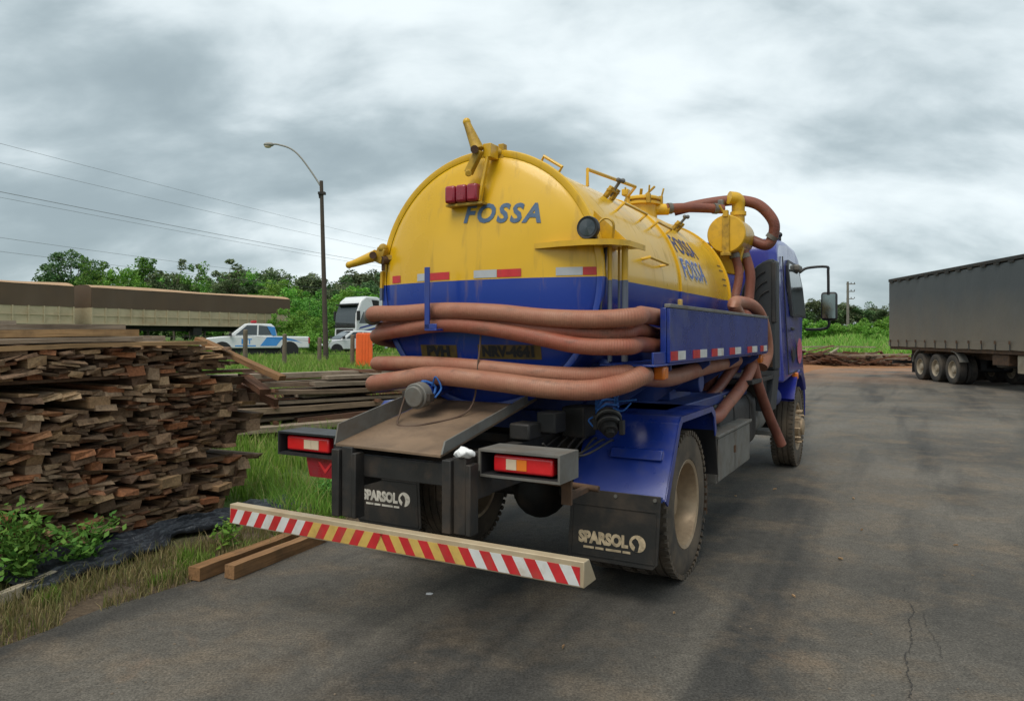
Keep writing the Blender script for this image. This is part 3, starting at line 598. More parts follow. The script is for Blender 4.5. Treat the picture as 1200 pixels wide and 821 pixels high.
rf = MB().prism([(-.76, .918), (-.46, .918), (-.46, .80), (-.73, .80)], (0, -1.70, 0), (1, 0, 0), (0, 0, 1), (0, .012, 0)).build('reflector_plate', M['darkred'], truck)
MB().prism([(-.66, .895), (-.64, .895), (-.60, .85), (-.56, .895), (-.54, .895), (-.60, .825)], (0, -1.7035, 0), (1, 0, 0), (0, 0, 1), (0, .003, 0)).build('triangle_mark', M['tapered'], rf)
MB().b2(.90, .955, -1.55, -1.53, .78, .919).build('lamp_hanger', M['rust'], truck)

# fenders and mud flaps
def strip_profile(P, x0, x1, th):
    mb = MB(); n = len(P)
    for (a, b), (c, d) in zip(P, P[1:]):
        L = math.hypot(c - a, d - b); nx, nz = (d - b) / L * th, -(c - a) / L * th
        mb.add([(x0, a, b), (x1, a, b), (x1, c, d), (x0, c, d), (x0, a - nx, b - nz), (x1, a - nx, b - nz), (x1, c - nx, d - nz), (x0, c - nx, d - nz)],
               [(0, 1, 2, 3), (7, 6, 5, 4), (0, 4, 5, 1), (1, 5, 6, 2), (2, 6, 7, 3), (3, 7, 4, 0)])
    return mb
for s in (1, -1):
    P = [(-.735, .665), (-.45, 1.10), (-.40, 1.14), (.42, 1.14), (.50, 1.09), (.545, .95)]
    fe = strip_profile(P, s * .585, s * 1.205, -.010).build('fender', M['blue'], truck, bevel=.002)
    strip_profile([(.545, .948), (.63, .60)], s * .60, s * 1.195, -.008).build('fender_flap', M['black'], fe)
    lip = MB().prism(P + [(a * .93 + .0, b - .04) for a, b in reversed(P)], (s * 1.206, 0, 0), (0, 1, 0), (0, 0, 1), (s * -.010, 0, 0)).build('fender_lip', M['blue'], fe)
    MB().add([(s * .80, -.620, .885), (s * 1.14, -.620, .885), (s * 1.14, -.585, .945), (s * .80, -.585, .945), (s * .80, -.575, .885), (s * 1.14, -.575, .885), (s * 1.14, -.545, .945), (s * .80, -.545, .945)],
             [(0, 1, 2, 3), (7, 6, 5, 4), (0, 4, 5, 1), (1, 5, 6, 2), (2, 6, 7, 3), (3, 7, 4, 0)]).build('fender_rib', M['blue'], fe, bevel=.006)
    MB().b2(s * .6, s * 1.19, -.755, -.74, .66, .69).build('flap_clamp', M['blue_dusty'], fe)
    fl = MB()
    c = .03; A = [(s * .575 + s * 0, .255 + c), (s * (.575 + c), .25), (s * (1.165 - c), .25), (s * 1.165, .255 + c), (s * 1.185, .695), (s * .60, .695)]
    fl.prism(A, (0, -.765, 0), (1, 0, 0), (0, 0, 1), (0, .012, 0)); flo = fl.build('mud_flap', M['flap'], truck, bevel=.003)
    inset = [(s * .60, .285), (s * 1.145, .285), (s * 1.158, .60), (s * .615, .60)]
    for (a, b), (c_, d) in zip(inset, inset[1:] + inset[:1]): MB().bar((a, -.767, b), (c_, -.767, d), .006, .006).build('flap_ridge', M['flap'], flo)
    pm = M['print'] if s > 0 else M['print2']; xc = .815 if s > 0 else -.95; zt = .395 if s > 0 else .47
    lettering('lettering', 'SPARSOL', .068, lambda a, b: (xc + a, -.7675, zt + b), pm, flo, bold=.006, sx=.83)
    for kx, w in ((-.13, .07), (-.05, .055), (.02, .10), (.13, .05)):
        MB().b2(xc + kx, xc + kx + w, -.7675, -.7665, zt - .067, zt - .053).build('small_print', pm, flo, ang=0)
    # round emblem with an animal head cut into it
    ex, ez = xc + .225, zt + .002
    MB().prism([(.052 * math.cos(t), .052 * math.sin(t)) for t in [2 * math.pi * k / 24 for k in range(24)]], (ex, -.7675, ez), (1, 0, 0), (0, 0, 1), (0, .001, 0)).build('emblem', pm, flo, ang=0)
    MB().prism([(-.03, .02), (-.012, .034), (.004, .02), (.012, -.005), (.002, -.05), (-.022, -.048), (-.014, -.02), (-.026, -.006), (-.036, .006)], (ex, -.7690, ez), (1, 0, 0), (0, 0, 1), (0, .001, 0)).build('emblem_cutout', M['flap'], flo, ang=0)
    for bx_ in (.62, .9, 1.15): MB().cyl((s * bx_, -.772, .672), (s * bx_, -.758, .672), .012, n=8).build('bolt', M['greysteel'], flo)

# wheels
def tyre_prof(R, w, ri):
    h = w / 2
    return [(ri, -h * .80), (ri + .02, -h * .95), (ri + .09, -h * 1.0), (R - .07, -h * .98), (R - .03, -h * .92), (R - .006, -h * .82), (R - .004, -h * .5), (R - .016, -h * .48), (R - .016, -h * .42), (R - .003, -h * .4), (R - .002, -h * .05),
            (R - .015, -h * .03), (R - .015, h * .03), (R - .002, h * .05), (R - .003, h * .4), (R - .016, h * .42), (R - .016, h * .48), (R - .004, h * .5), (R - .006, h * .82), (R - .03, h * .92), (R - .07, h * .98), (ri + .09, h * 1.0), (ri + .02, h * .95), (ri, h * .80)]
def make_tyre(R=.5, w=.27, ri=.29):
    mb = MB().lathe(tyre_prof(R, w, ri), (0, 0, 0), 'X', 64)
    for k in range(56):
        t = 2 * math.pi * k / 56
        for sd in (-1, 1):
            c = Vector((sd * w * .40, (R - .012) * math.cos(t), (R - .012) * math.sin(t)))
            mb.box(c, (w * .20, .030, .030), Matrix.Rotation(t - math.pi / 2, 3, 'X'))
    return mb.mesh('tyre', M['rubber'], 35)
TY = make_tyre()
def rim_mesh(front):
    if front:   # hub stands proud
        pr = [(.29, .10), (.305, .115), (.30, .125), (.27, .115), (.255, .07), (.24, .05), (.17, .075), (.165, .10), (.155, .12), (.15, .15), (.11, .165), (.105, .19), (.08, .20), (.0001, .205)]
    else:       # deep dish of the outer dual
        pr = [(.29, .10), (.308, .118), (.302, .128), (.28, .12), (.262, .06), (.255, -.02), (.25, -.06), (.20, -.075), (.15, -.07), (.14, -.03), (.115, .02), (.10, .03), (.0001, .035)]
    return MB().lathe(pr, (0, 0, 0), 'X', 48).lathe([(.29, -.11), (.10, -.10), (.0001, -.10)], (0, 0, 0), 'X', 32).mesh('rim', M['rim'], 40)
RIMR, RIMF = rim_mesh(False), rim_mesh(True)
def nuts(h, r, L, n=10):
    mb = MB()
    for k in range(n):
        t = 2 * math.pi * k / n; mb.cyl((h, r * math.cos(t), r * math.sin(t)), (h + L, r * math.cos(t), r * math.sin(t)), .020, .014, n=6)
    return mb.mesh('wheel_nuts', M['rim'], 30)
NUTR, NUTF = nuts(-.075, .17, .05), nuts(.07, .20, .11)
def inst(name, me, parent, loc=(0, 0, 0), rot=(0, 0, 0)):
    o = bpy.data.objects.new(name, me); COL.objects.link(o); o.parent = parent; o.location = loc; o.rotation_euler = rot; return o
def wheel(loc, out, rim, nut):
    w = inst('wheel', TY, truck, loc, (0, 0, 0 if out > 0 else math.pi)); w.rotation_euler.x = rnd.random() * .1
    inst('rim', rim, w); inst('wheel_nuts', nut, w); return w
for s in (1, -1):
    wheel((s * 1.01, -.02, .5), s, RIMR, NUTR); wheel((s * .685, -.02, .5), -s, RIMR, NUTR); wheel((s * 1.07, 4.92, .5), s, RIMF, NUTF)
MB().cyl((-.95, 4.9, .5), (.95, 4.9, .5), .07, n=12).b2(-.55, .55, 4.82, 4.98, .42, .56).build('front_axle', M['steel'], truck)

# toolbox, fuel tank and the small parts ahead of it
tb = MB().b2(.70, 1.14, .80, 2.08, .49, .85).build('toolbox', M['greysteel'], truck, bevel=.004)
MB().b2(.68, 1.165, .78, 2.10, .851, .875).build('lid', M['greysteel'], tb, bevel=.004)
for a, b in ((.82, 1.42), (1.44, 2.06)): 
    d = MB().b2(1.141, 1.152, a, b, .505, .84).build('door_panel', M['greysteel'], tb, bevel=.003)
MB().b2(1.152, 1.166, 1.38, 1.41, .66, .72).build('latch', M['rust'], tb)
MB().b2(.62, 1.10, .66, .68, .28, .62).build('front_flap', M['rust'], truck)
def rrect(w, h, r, n=5):
    P = []
    for cx_, cz_, a in ((w / 2 - r, h / 2 - r, 0), (-w / 2 + r, h / 2 - r, 90), (-w / 2 + r, -h / 2 + r, 180), (w / 2 - r, -h / 2 + r, 270)):
        for k in range(n + 1): t = R_(a + 90 * k / n); P.append((cx_ + r * math.cos(t), cz_ + r * math.sin(t)))
    return P
ft = MB().prism(rrect(.56, .60, .15), (.76, 1.35, .80), (1, 0, 0), (0, 0, 1), (0, 1.62, 0)).build('fuel_tank', M['black'], truck, bevel=.02)
for y in (1.9, 2.62): MB().prism([(a * 1.02, b * 1.02) for a, b in rrect(.56, .60, .15)], (.76, y, .80), (1, 0, 0), (0, 0, 1), (0, .05, 0)).build('tank_strap', M['steel'], ft)
MB().cyl((.95, 1.7, 1.06), (1.0, 1.7, 1.12), .05, n=16).build('fuel_cap', M['greysteel'], ft)
MB().cyl((.85, 3.25, .70), (.85, 3.85, .70), .14, n=20).ball((.85, 3.25, .70), .14, 8, (1, .4, 1)).build('air_tank', M['greysteel'], truck)
MB().cyl((.98, 3.95, .92), (.98, 4.25, .92), .12, n=20).ball((.98, 3.95, .92), .12, 8, (1, .4, 1)).build('air_filter', M['blue_dusty'], truck)
MB().b2(.46, 1.16, 2.15, 3.72, 1.19, 1.23).b2(.5, 1.1, 2.9, 3.7, 1.02, 1.18).build('deck_plate', M['steel'], truck, bevel=.005)
MB().b2(.9, 1.15, 3.45, 3.75, .55, .60).b2(.9, .95, 3.3, 3.9, .6, 1.02).build('step', M['greysteel'], truck, bevel=.005)
MB().b2(.45, 1.0, -.05, 2.7, 1.06, 1.14).b2(.5, .8, .7, 1.3, 1.14, 1.38).cyl((.6, 1.5, 1.25), (.6, 2.0, 1.25), .13, n=18).cyl((.75, .9, 1.28), (1.0, .9, 1.28), .08, n=14).build('vacuum_pump', M['blue_dusty'], truck, bevel=.008)
# ------------------------------------------------------------------ cab
def cabw(z, y):
    w = 1.20 if z < 2.0 else 1.20 - .10 * ((z - 2.0) / .85)
    if y > 5.6: w -= .10 * ((y - 5.6) / .5) ** 2
    return w
prof = [(3.73, 1.12), (3.73, 2.62), (3.78, 2.72), (3.95, 2.80), (4.6, 2.86), (5.35, 2.84), (5.65, 2.74), (5.80, 2.55), (6.02, 1.95), (6.10, 1.5), (6.12, .55), (5.66, .55), (5.62, .82), (5.50, 1.05), (5.2, 1.18), (4.6, 1.18)]
mb = MB(); m_ = len(prof); XS = [-1, -.92, -.5, 0, .5, .92, 1]
def cpt(i, t):
    y, z = prof[i]; e = 1 - .05 * max(0, (abs(t) - .92) / .08); yc, zc = 4.9, 1.8
    return (t * cabw(z, y), yc + (y - yc) * e, zc + (z - zc) * (e if z > 1.3 else 1))
for t in XS: mb.v += [cpt(i, t) for i in range(m_)]
for a in range(len(XS) - 1):
    for i in range(m_): j = (i + 1) % m_; mb.f.append((a * m_ + i, a * m_ + j, (a + 1) * m_ + j, (a + 1) * m_ + i))
mb.f.append(tuple(range(m_))); mb.f.append(tuple((len(XS) - 1) * m_ + i for i in range(m_)))
cab = mb.build('cab', M['cabblue'], truck, ang=30, bevel=.03, seg=3)
for s in (1, -1):
    def side(P, off, th, s=s): 
        m2 = MB(); A = [(s * (cabw(z, y) + off), y, z) for y, z in P]; B = [(s * (cabw(z, y) + off - th), y, z) for y, z in P]; n = len(P)
        return m2.add(A + B, [tuple(range(n)), tuple(reversed(range(n, 2 * n)))] + [(i, (i + 1) % n, n + (i + 1) % n, n + i) for i in range(n)])
    side([(4.52, 1.92), (4.52, 2.50), (4.62, 2.56), (5.35, 2.56), (5.55, 2.3), (5.62, 1.92)], .004, .03).build('side_window', M['glass'], cab)
    side([(4.46, 1.90), (4.46, 2.52), (4.58, 2.60), (5.40, 2.60), (5.62, 2.3), (5.70, 1.90)], .002, .03).build('window_seal', M['black'], cab)
    for P in (((4.12, 1.20), (4.12, 2.60)), ((4.12, 1.2), (5.2, 1.22))):
        (a, b), (c, d) = P; MB().bar((s * (cabw(b, a) + .001), a, b), (s * (cabw(d, c) + .001), c, d), .012, .012).build('door_gap', M['black'], cab)
    MB().b2(s * 1.20, s * 1.225, 4.25, 4.42, 1.72, 1.76).build('door_handle', M['black'], cab, bevel=.008)
    # arch over the front wheel
    a = MB().lathe([(.60, -.20), (.60, .02), (.62, .04), (.66, .04), (.66, -.20)], (s * 1.19, 4.92, .56), 'X', 24, 38, 150)
    a.xf(lambda p: p if s > 0 else Vector((2 * s * 1.19 - p.x, p.y, p.z))).build('wheel_arch', M['cabblue'], cab)
    a = MB().lathe([(.59, -.30), (.59, .0), (.645, .0), (.645, -.30)], (s * 1.19, 4.92, .56), 'X', 12, -4, 38)
    a.xf(lambda p: p if s > 0 else Vector((2 * s * 1.19 - p.x, p.y, p.z))).build('arch_liner', M['black'], cab)
    MB().b2(s * 1.16, s * 1.235, 4.62, 4.70, 1.12, 1.20).build('side_marker', M['amber'], cab, bevel=.01)
    # mirror
    x1 = s * 1.50
    mi = MB().tube(spline([(s * 1.16, 5.35, 2.50), (s * 1.25, 5.40, 2.56), (s * 1.48, 5.45, 2.57), (s * 1.50, 5.46, 2.50), (s * 1.50, 5.50, 2.2)], 4), .018, 10).build('mirror_arm', M['black'], truck)
    MB().tube(spline([(s * 1.50, 5.55, 1.9), (s * 1.50, 5.56, 1.80), (s * 1.44, 5.58, 1.75), (s * 1.20, 5.62, 1.74)], 4), .018, 10).build('lower_bracket', M['black'], mi)
    MB().b2(s * 1.405, s * 1.605, 5.50, 5.62, 1.86, 2.24).build('mirror_housing', M['black'], mi, bevel=.04, seg=3)
    MB().b2(s * 1.425, s * 1.585, 5.492, 5.499, 1.89, 2.21).build('mirror_glass', M['chrome'], mi)
MB().b2(-.95, .95, 5.98, 6.02, 2.0, 2.5).xf(lambda p: Vector((p.x, p.y - (p.z - 2.0) * .36 + .07, p.z))).build('windscreen', M['glass'], cab)
MB().b2(-.9, .9, 6.105, 6.125, .95, 1.6).build('grille', M['black'], cab)
MB().b2(1.10, 1.20, 5.02, 5.32, 2.50, 2.58).build('lamp_pod', M['greysteel'], cab, bevel=.02, seg=3)
MB().cyl((1.0, 4.75, 2.82), (1.0, 4.75, 2.93), .02, n=10).ball((1.0, 4.75, 2.94), .035, 6).build('antenna_base', M['black'], cab)
MB().b2(-.7, .7, 3.70, 3.735, 1.3, 1.9).b2(-1.05, 1.05, 3.715, 3.735, 2.05, 2.09).build('rear_wall_rib', M['cabblue'], cab, bevel=.01)
st = on(938, 411, x=1.212)
k = MB().prism([(.21 * math.cos(t), .165 * math.sin(t)) for t in [2 * math.pi * i / 24 for i in range(24)]], (1.203, st.y, st.z), (0, 1, 0), (0, 0, 1), (.002, 0, 0)).build('round_sticker', surf('sticker_pink', (.55, .10, .16), .5, var=.2, vs=20, dirt=(.6, .35, .35), damt=.4, ds=25), cab, ang=0)
MB().prism([(.0, .10), (.10, .02), (.16, .08), (.14, -.06), (.04, -.12), (-.03, -.03)], (1.203, st.y - .60, st.z - .02), (0, 1.6, 0), (0, 0, 1), (.002, 0, 0)).build('door_emblem', M['ink'], cab, ang=0)
# air intake tower behind the cab
sn_poly = [(.80, 1.28), (.80, 2.0)] + [(1.17 - .37 * math.cos(R_(a)) if a < 80 else 1.10, 2.0 + .50 * math.sin(R_(a))) for a in range(10, 81, 10)] + [(1.165, 2.50), (1.175, 1.28)]
sn = MB().prism(sn_poly, (0, 3.32, 0), (1, 0, 0), (0, 0, 1), (0, .36, 0)).build('air_intake', M['snork'], truck, bevel=.025, seg=3)
for k in range(3):
    f = .09 + k * .10
    P = [Vector((.80 + f * .62, 3.312, 1.45))] + [Vector((1.17 - (.37 - f * .62) * math.cos(R_(a)), 3.312, 1.98 + (.50 - f * 1.1) * math.sin(R_(a)))) for a in range(0, 80, 12)]
    MB().tube(P, .009, 6).build('moulded_rib', M['black'], sn)
MB().b2(1.14, 1.19, 3.30, 3.40, 1.8, 2.46).build('intake_edge', M['black'], sn, bevel=.01)
for k in range(9): MB().b2(.84, 1.15, 3.30, 3.322, 1.32 + k * .022, 1.332 + k * .022).build('louvre', M['rust'], sn)
MB().add([(.75, 3.2, .84), (1.14, 3.2, .84), (1.14, 3.6, .84), (.75, 3.6, .84), (.82, 3.32, 1.279), (1.17, 3.32, 1.279), (1.17, 3.66, 1.279), (.82, 3.66, 1.279)],
         [(3, 2, 1, 0), (4, 5, 6, 7), (0, 1, 5, 4), (1, 2, 6, 5), (2, 3, 7, 6), (3, 0, 4, 7)]).build('intake_base', M['snork'], sn)

# outlets
vo = MB().cyl((-.26, -.80, 1.36), (-.22, -1.28, 1.285), .062, n=20).build('outlet_pipe', M['blue'], truck)
MB().cyl((-.22, -1.24, 1.288), (-.215, -1.32, 1.28), .082, n=22).cyl((-.216, -1.315, 1.281), (-.2155, -1.34, 1.278), .066, n=22).build('outlet_cap', M['greysteel'], vo, bevel=.006)
for xa_, za_ in ((-.31, 1.285), (-.125, 1.275)): MB().box((xa_, -1.285, za_), (.032, .05, .05)).build('cap_lever', M['steel'], vo, bevel=.005)
MB().tube([(-.22 + .07 * math.cos(t), -1.20 + .02 * math.sin(3 * t), 1.30 + .07 * math.sin(t)) for t in [i * .45 for i in range(29)]], .008, 6).tube(spline([(-.17, -1.2, 1.34), (-.13, -1.22, 1.40), (-.10, -1.2, 1.33), (-.12, -1.24, 1.27)], 4), .006, 5).build('rope_wrap', M['rope'], vo)
MB().tube(spline([(-.29, -1.31, 1.30), (-.30, -1.36, 1.18), (-.24, -1.45, 1.115), (-.08, -1.40, 1.125), (.08, -1.15, 1.20), (.10, -1.08, 1.5), (.10, -1.05, 1.66)], 6), .006, 6).build('hanging_wire', M['twine'], vo)
vr = MB().tube(spline([(.62, -.30, 1.45), (.72, -.52, 1.33), (.80, -.66, 1.21), (.845, -.74, 1.135)], 5), .058, 18).build('outlet_pipe', M['blue_dusty'], truck)
dv = (Vector((.872, -.80, 1.085)) - Vector((.80, -.66, 1.21))).normalized(); p0 = Vector((.83, -.715, 1.16))
MB().cyl(p0, p0 + dv * .05, .078, n=20).cyl(p0 + dv * .055, p0 + dv * .10, .070, n=20).cyl(p0 + dv * .10, p0 + dv * .14, .05, n=16).cyl(p0 + dv * .14, p0 + dv * .17, .03, n=12).build('coupling', M['steel'], vr, bevel=.004)
MB().cyl(p0 + dv * .03, p0 + dv * .042, .084, n=20).cyl(p0 + dv * .08, p0 + dv * .09, .074, n=20).build('coupling_ring', M['greysteel'], vr)
MB().box(p0 + dv * .07 + Vector((.085, 0, -.02)), (.03, .04, .09)).box(p0 + dv * .07 + Vector((-.085, 0, .0)), (.03, .04, .09)).build('coupling_ear', M['steel'], vr, bevel=.005)
rw = MB()
e1 = dv.cross(Vector((0, 0, 1))).normalized(); e2 = e1.cross(dv)
for k in range(7):
    c = p0 - dv * (.015 + .026 * k)
    rw.tube([c + (e1 * math.cos(t) + e2 * math.sin(t)) * (.066 + .006 * math.sin(5 * t + k)) + dv * .02 * math.sin(t + k) for t in [i * 2 * math.pi / 18 for i in range(19)]], .008, 5)
rw.tube(spline([p0 + Vector((.05, -.02, .09)), p0 + Vector((.13, -.05, .10)), p0 + Vector((.20, -.04, .11))], 4), .005, 5).tube(spline([p0 + Vector((.05, -.02, .08)), p0 + Vector((.10, -.05, .16)), p0 + Vector((.09, -.03, .20))], 4), .005, 5).tube(spline([p0 + Vector((.05, -.04, .05)), p0 + Vector((.12, -.06, .04)), p0 + Vector((.17, -.05, .09))], 4), .005, 5).tube(spline([p0 + Vector((-.06, -.03, .0)), p0 + Vector((-.11, -.05, -.03)), p0 + Vector((-.08, -.05, -.07))], 4), .006, 5)
rw.build('rope_wrap', M['rope'], vr)
for s in (1, -1): MB().tube(spline([(s * .45, -.7, 1.28), (s * .62, -.6, 1.35), (s * .80, -.55, 1.42)], 4), .012, 6).build('tray_stay', M['steel'], truck)

# ------------------------------------------------------------------ suction hoses carried on the truck (things of their own)
def hose_thing(P, r, mt, label, ends=(0, 0), k=8):
    o = MB().tube(spline(P, k), r, 18, caps=True).build('suction_hose', M[mt], None, ang=60)
    o.matrix_world = TM; tag(o, label, 'hose', 'suction hoses carried on the tanker')
    for which in ends:
        if not which: continue
        a, b = (Vector(P[0]), Vector(P[1])) if which == 1 else (Vector(P[-1]), Vector(P[-2])); d = (a - b).normalized()
        c = MB().cyl(a - d * .07, a + d * .035, r + .010, n=20).cyl(a + d * .035, a + d * .06, r - .006, n=20).build('coupling', M['greysteel'], o, bevel=.004); 
    return o
def h_(u, v, y): return on(u, v, y=y)
hose_thing([Vector((-.86, -.95, 1.80)), Vector((-.76, -1.04, 1.812)), h_(470, 367, -1.06), h_(520, 364, -1.075), h_(580, 366, -1.08), h_(640, 372, -1.07), h_(700, 374, -1.04), h_(745, 371, -.95), Vector((1.06, -.72, 1.785)), Vector((1.09, -.3, 1.76)), Vector((1.09, .6, 1.66)), Vector((1.08, 1.6, 1.66))],
           .054, 'hose_pale', 'uppermost coral suction hose across the tank head, with a coupling at its end', (1, 0))
hose_thing([Vector((-1.0, .6, 1.60)), Vector((-1.0, -.3, 1.60)), Vector((-.97, -.70, 1.63)), Vector((-.84, -.92, 1.665)), h_(475, 386, -1.03), h_(520, 380, -1.06), h_(570, 384, -1.07), h_(620, 393, -1.07), h_(680, 405, -1.06), h_(735, 406, -.97), Vector((1.05, -.72, 1.605)), Vector((1.09, -.2, 1.58)), Vector((1.09, 1.2, 1.56))],
           .049, 'hose', 'reddish suction hose looped round the tank side, lowest of the upper bundle')
hose_thing([Vector((-.94, .5, 1.74)), Vector((-.945, -.3, 1.73)), Vector((-.93, -.70, 1.72)), Vector((-.80, -.90, 1.715)), h_(490, 377, -1.02), h_(540, 377, -1.04), h_(600, 382, -1.04), h_(660, 388, -1.02), h_(725, 391, -.94), Vector((1.02, -.70, 1.70)), Vector((1.01, -.2, 1.66)), Vector((1.01, 1.2, 1.63))],
           .047, 'hose', 'reddish suction hose squeezed between the other two of the upper bundle')
hose_thing([Vector((-.95, .6, 1.42)), Vector((-.95, -.4, 1.43)), Vector((-.90, -.78, 1.45)), Vector((-.77, -.98, 1.465)), h_(500, 426, -1.03), h_(560, 430, -1.04), h_(630, 437, -1.035), h_(690, 440, -1.0), h_(735, 437, -.90), Vector((.95, -.62, 1.395)), Vector((.93, -.1, 1.36)), Vector((.92, .8, 1.40)), Vector((.90, 2.2, 1.42))],
           .050, 'hose_pale', 'upper of the two pale coral hoses slung low behind the tank')
hose_thing([Vector((-.88, .5, 1.34)), Vector((-.89, -.4, 1.33)), Vector((-.88, -.78, 1.31)), Vector((-.78, -1.03, 1.325)), h_(475, 444, -1.12), h_(510, 440, -1.14), h_(580, 447, -1.15), h_(640, 455, -1.13), h_(690, 457, -1.07), h_(728, 450, -.98), h_(752, 440, -.86), Vector((1.03, -.56, 1.40)), Vector((1.04, -.1, 1.37)), Vector((1.03, .8, 1.40)), Vector((1.0, 2.2, 1.42))],
           .060, 'hose_pale', 'lower of the two pale coral hoses slung low behind the tank')
hose_thing([Vector((1.03, 1.6, 1.58)), Vector((1.06, 2.2, 1.75)), on(860, 357, x=1.06), on(872, 355, x=1.08), on(884, 360, x=1.10), on(893, 374, x=1.12), on(898, 395, x=1.13), on(899, 415, x=1.13), on(893, 430, x=1.10)],
           .060, 'hose_pale', 'pale coral hose draped over the front end of the blue side tray')
hose_thing([Vector((1.10, 2.45, 1.60)), on(884, 416, x=1.08), on(877, 438, x=1.07), on(865, 458, x=1.06), on(850, 476, x=1.05), on(838, 489, x=1.04), Vector((1.0, .66, 1.02)), Vector((.92, .72, .93))], .055, 'hose',
           'reddish hose sagging from the tray down to the rear fender')
hose_thing([Vector((.95, 1.9, 1.52)), on(862, 424, x=.93), on(850, 443, x=.92), on(838, 459, x=.90), on(826, 470, x=.86)], .050, 'hose_dark',
           'dull red hose dropping steeply to the pump behind the sagging hose')
hose_thing([Vector((.85, 1.5, 1.52)), on(843, 424, x=.82), on(834, 445, x=.80), on(826, 465, x=.78)], .042, 'hose_dark',
           'thin dark hose dropping to the pump under the tray')
hose_thing([Vector((1.02, 2.5, 1.56)), on(882, 424, x=1.08), on(889, 452, x=1.12), on(900, 484, x=1.17), on(909, 505, x=1.22), on(916, 521, x=1.27)], .052, 'hose_dark',
           'brownish hose hanging below the tray with its open end beside the front wheel')
rg = MB().ball((.48, -1.83, 1.055), .045, 14, (1.1, .9, .6)).ball((.515, -1.84, 1.06), .028, 12, (1.1, .9, .7)).ball((.445, -1.82, 1.05), .026, 12)
rg.xf(lambda p: p + Vector((.014 * mnoise.noise(p * 30), .014 * mnoise.noise(p * 33), .016 * mnoise.noise(p * 36))))
o = rg.build('plastic_bag', M['white'], None, ang=60); o.matrix_world = TM; tag(o, 'crumpled white plastic bag on top of a bumper post', 'bag')
# ================================================================== TIMBER
def wood_mat(name, cols, end=1.0):
    m, nt, b = newmat(name); v = objvec(nt)
    oi = N(nt, 'ShaderNodeObjectInfo'); ge = N(nt, 'ShaderNodeNewGeometry')
    r = math_(nt, 'FRACT', math_(nt, 'ADD', math_(nt, 'MULTIPLY', oi.outputs['Random'], 7.31), math_(nt, 'MULTIPLY', ge.outputs['Random Per Island'], 5.77)))
    n = len(cols); base = ramp(nt, r, [(i / n, c) for i, c in enumerate(cols)], 'CONSTANT')
    off = N(nt, 'ShaderNodeVectorMath'); off.operation = 'ADD'; cm = N(nt, 'ShaderNodeCombineXYZ'); nt.links.new(math_(nt, 'MULTIPLY', r, 37.0), cm.inputs[2]); nt.links.new(v, off.inputs[0]); nt.links.new(cm.outputs[0], off.inputs[1])
    mp = N(nt, 'ShaderNodeMapping'); mp.inputs['Scale'].default_value = (1.2, 22, 22); nt.links.new(off.outputs[0], mp.inputs[0])
    gr = noise_tex(nt, mp.outputs[0], 2.2, 6, .6, .4); bl = noise_tex(nt, off.outputs[0], 7, 6, .6)
    c = mixc(nt, 1.0, base, ramp(nt, gr, [(.25, .55), (.7, 1.25)]), 'MULTIPLY')
    c = mixc(nt, ramp(nt, bl, [(.50, 0), (.75, .5)]), c, (.085, .062, .044))
    nt.links.new(c, b.inputs['Base Color']); b.inputs['Roughness'].default_value = .88; b.inputs['Specular IOR Level'].default_value = .2
    bumpn(nt, b, math_(nt, 'ADD', gr, bl), .6, .006); return m
M['offcut'] = wood_mat('weathered_offcut', [(.22, .135, .078), (.17, .105, .065), (.27, .18, .11), (.14, .085, .055), (.24, .115, .062), (.20, .14, .09)])
OC = [('tan', [(.46, .30, .165), (.40, .25, .135), (.50, .34, .20)], .26), ('grey brown', [(.30, .19, .115), (.25, .16, .095), (.34, .23, .145)], .34), ('reddish', [(.38, .16, .075), (.33, .135, .064), (.41, .20, .10)], .20), ('dark brown', [(.16, .095, .057), (.13, .083, .052), (.18, .11, .07)], .20)]
for nm_, c_, p_ in OC: M['oc_' + nm_] = wood_mat('offcut_' + nm_.replace(' ', '_'), c_)
M['board'] = wood_mat('grey_board', [(.30, .24, .18), (.23, .18, .135), (.34, .28, .215), (.19, .135, .095), (.26, .19, .13)])
M['board_red'] = wood_mat('red_brown_board', [(.13, .062, .036), (.16, .082, .05), (.11, .06, .04)])
M['board_fresh'] = wood_mat('fresh_sawn_board', [(.44, .28, .145), (.40, .25, .125)])
M['beam'] = wood_mat('sawn_beam', [(.25, .135, .062), (.28, .155, .075)])
# --- big stack of offcuts: ends to the road. frame: x into the road, y along it
SX, SYE = -2.74, -.28
r5 = random.Random(11)
pieces = []
CH = .01; y_lo, y_hi = -3.55, SYE
NS = int((y_hi - y_lo) / CH); sky = np.full(NS, .11)
ground_tilt = np.array([.0 for _ in range(NS)])
TOP = 1.535; RNG = np.random.default_rng(4)
def place(w, t):
    global sky
    k = int(w / CH); 
    lo = int(np.argmin(sky - (TOPY - TOP) + RNG.random(NS) * .02))
    a = max(0, min(NS - k, lo - r5.randint(0, k - 1)))
    seg = sky[a:a + k]; h = k // 2
    zl, zr = float(np.percentile(seg[:h], 80)), float(np.percentile(seg[h:], 80))
    lim = .05 + .19 * sstep(y_hi - .6, y_lo + .6, y_lo + a * CH); sl = max(-lim, min(lim, (zr - zl) / (w / 2))); 
    base = max(float(np.max(seg - sl * (np.arange(k) - k / 2) * CH)) - .020, float(np.mean(seg)))
    top = base + t
    sky[a:a + k] = np.maximum(seg, top + sl * (np.arange(k) - k / 2 + .5) * CH)
    pieces.append((y_lo + (a + k / 2) * CH, base + t / 2, w, t, math.atan(sl)))
guard = 0
stage = 0
YY = y_lo + np.arange(NS) * CH; TOPY = np.array([TOP - .30 * sstep(SYE - .45, SYE, y_) for y_ in YY])
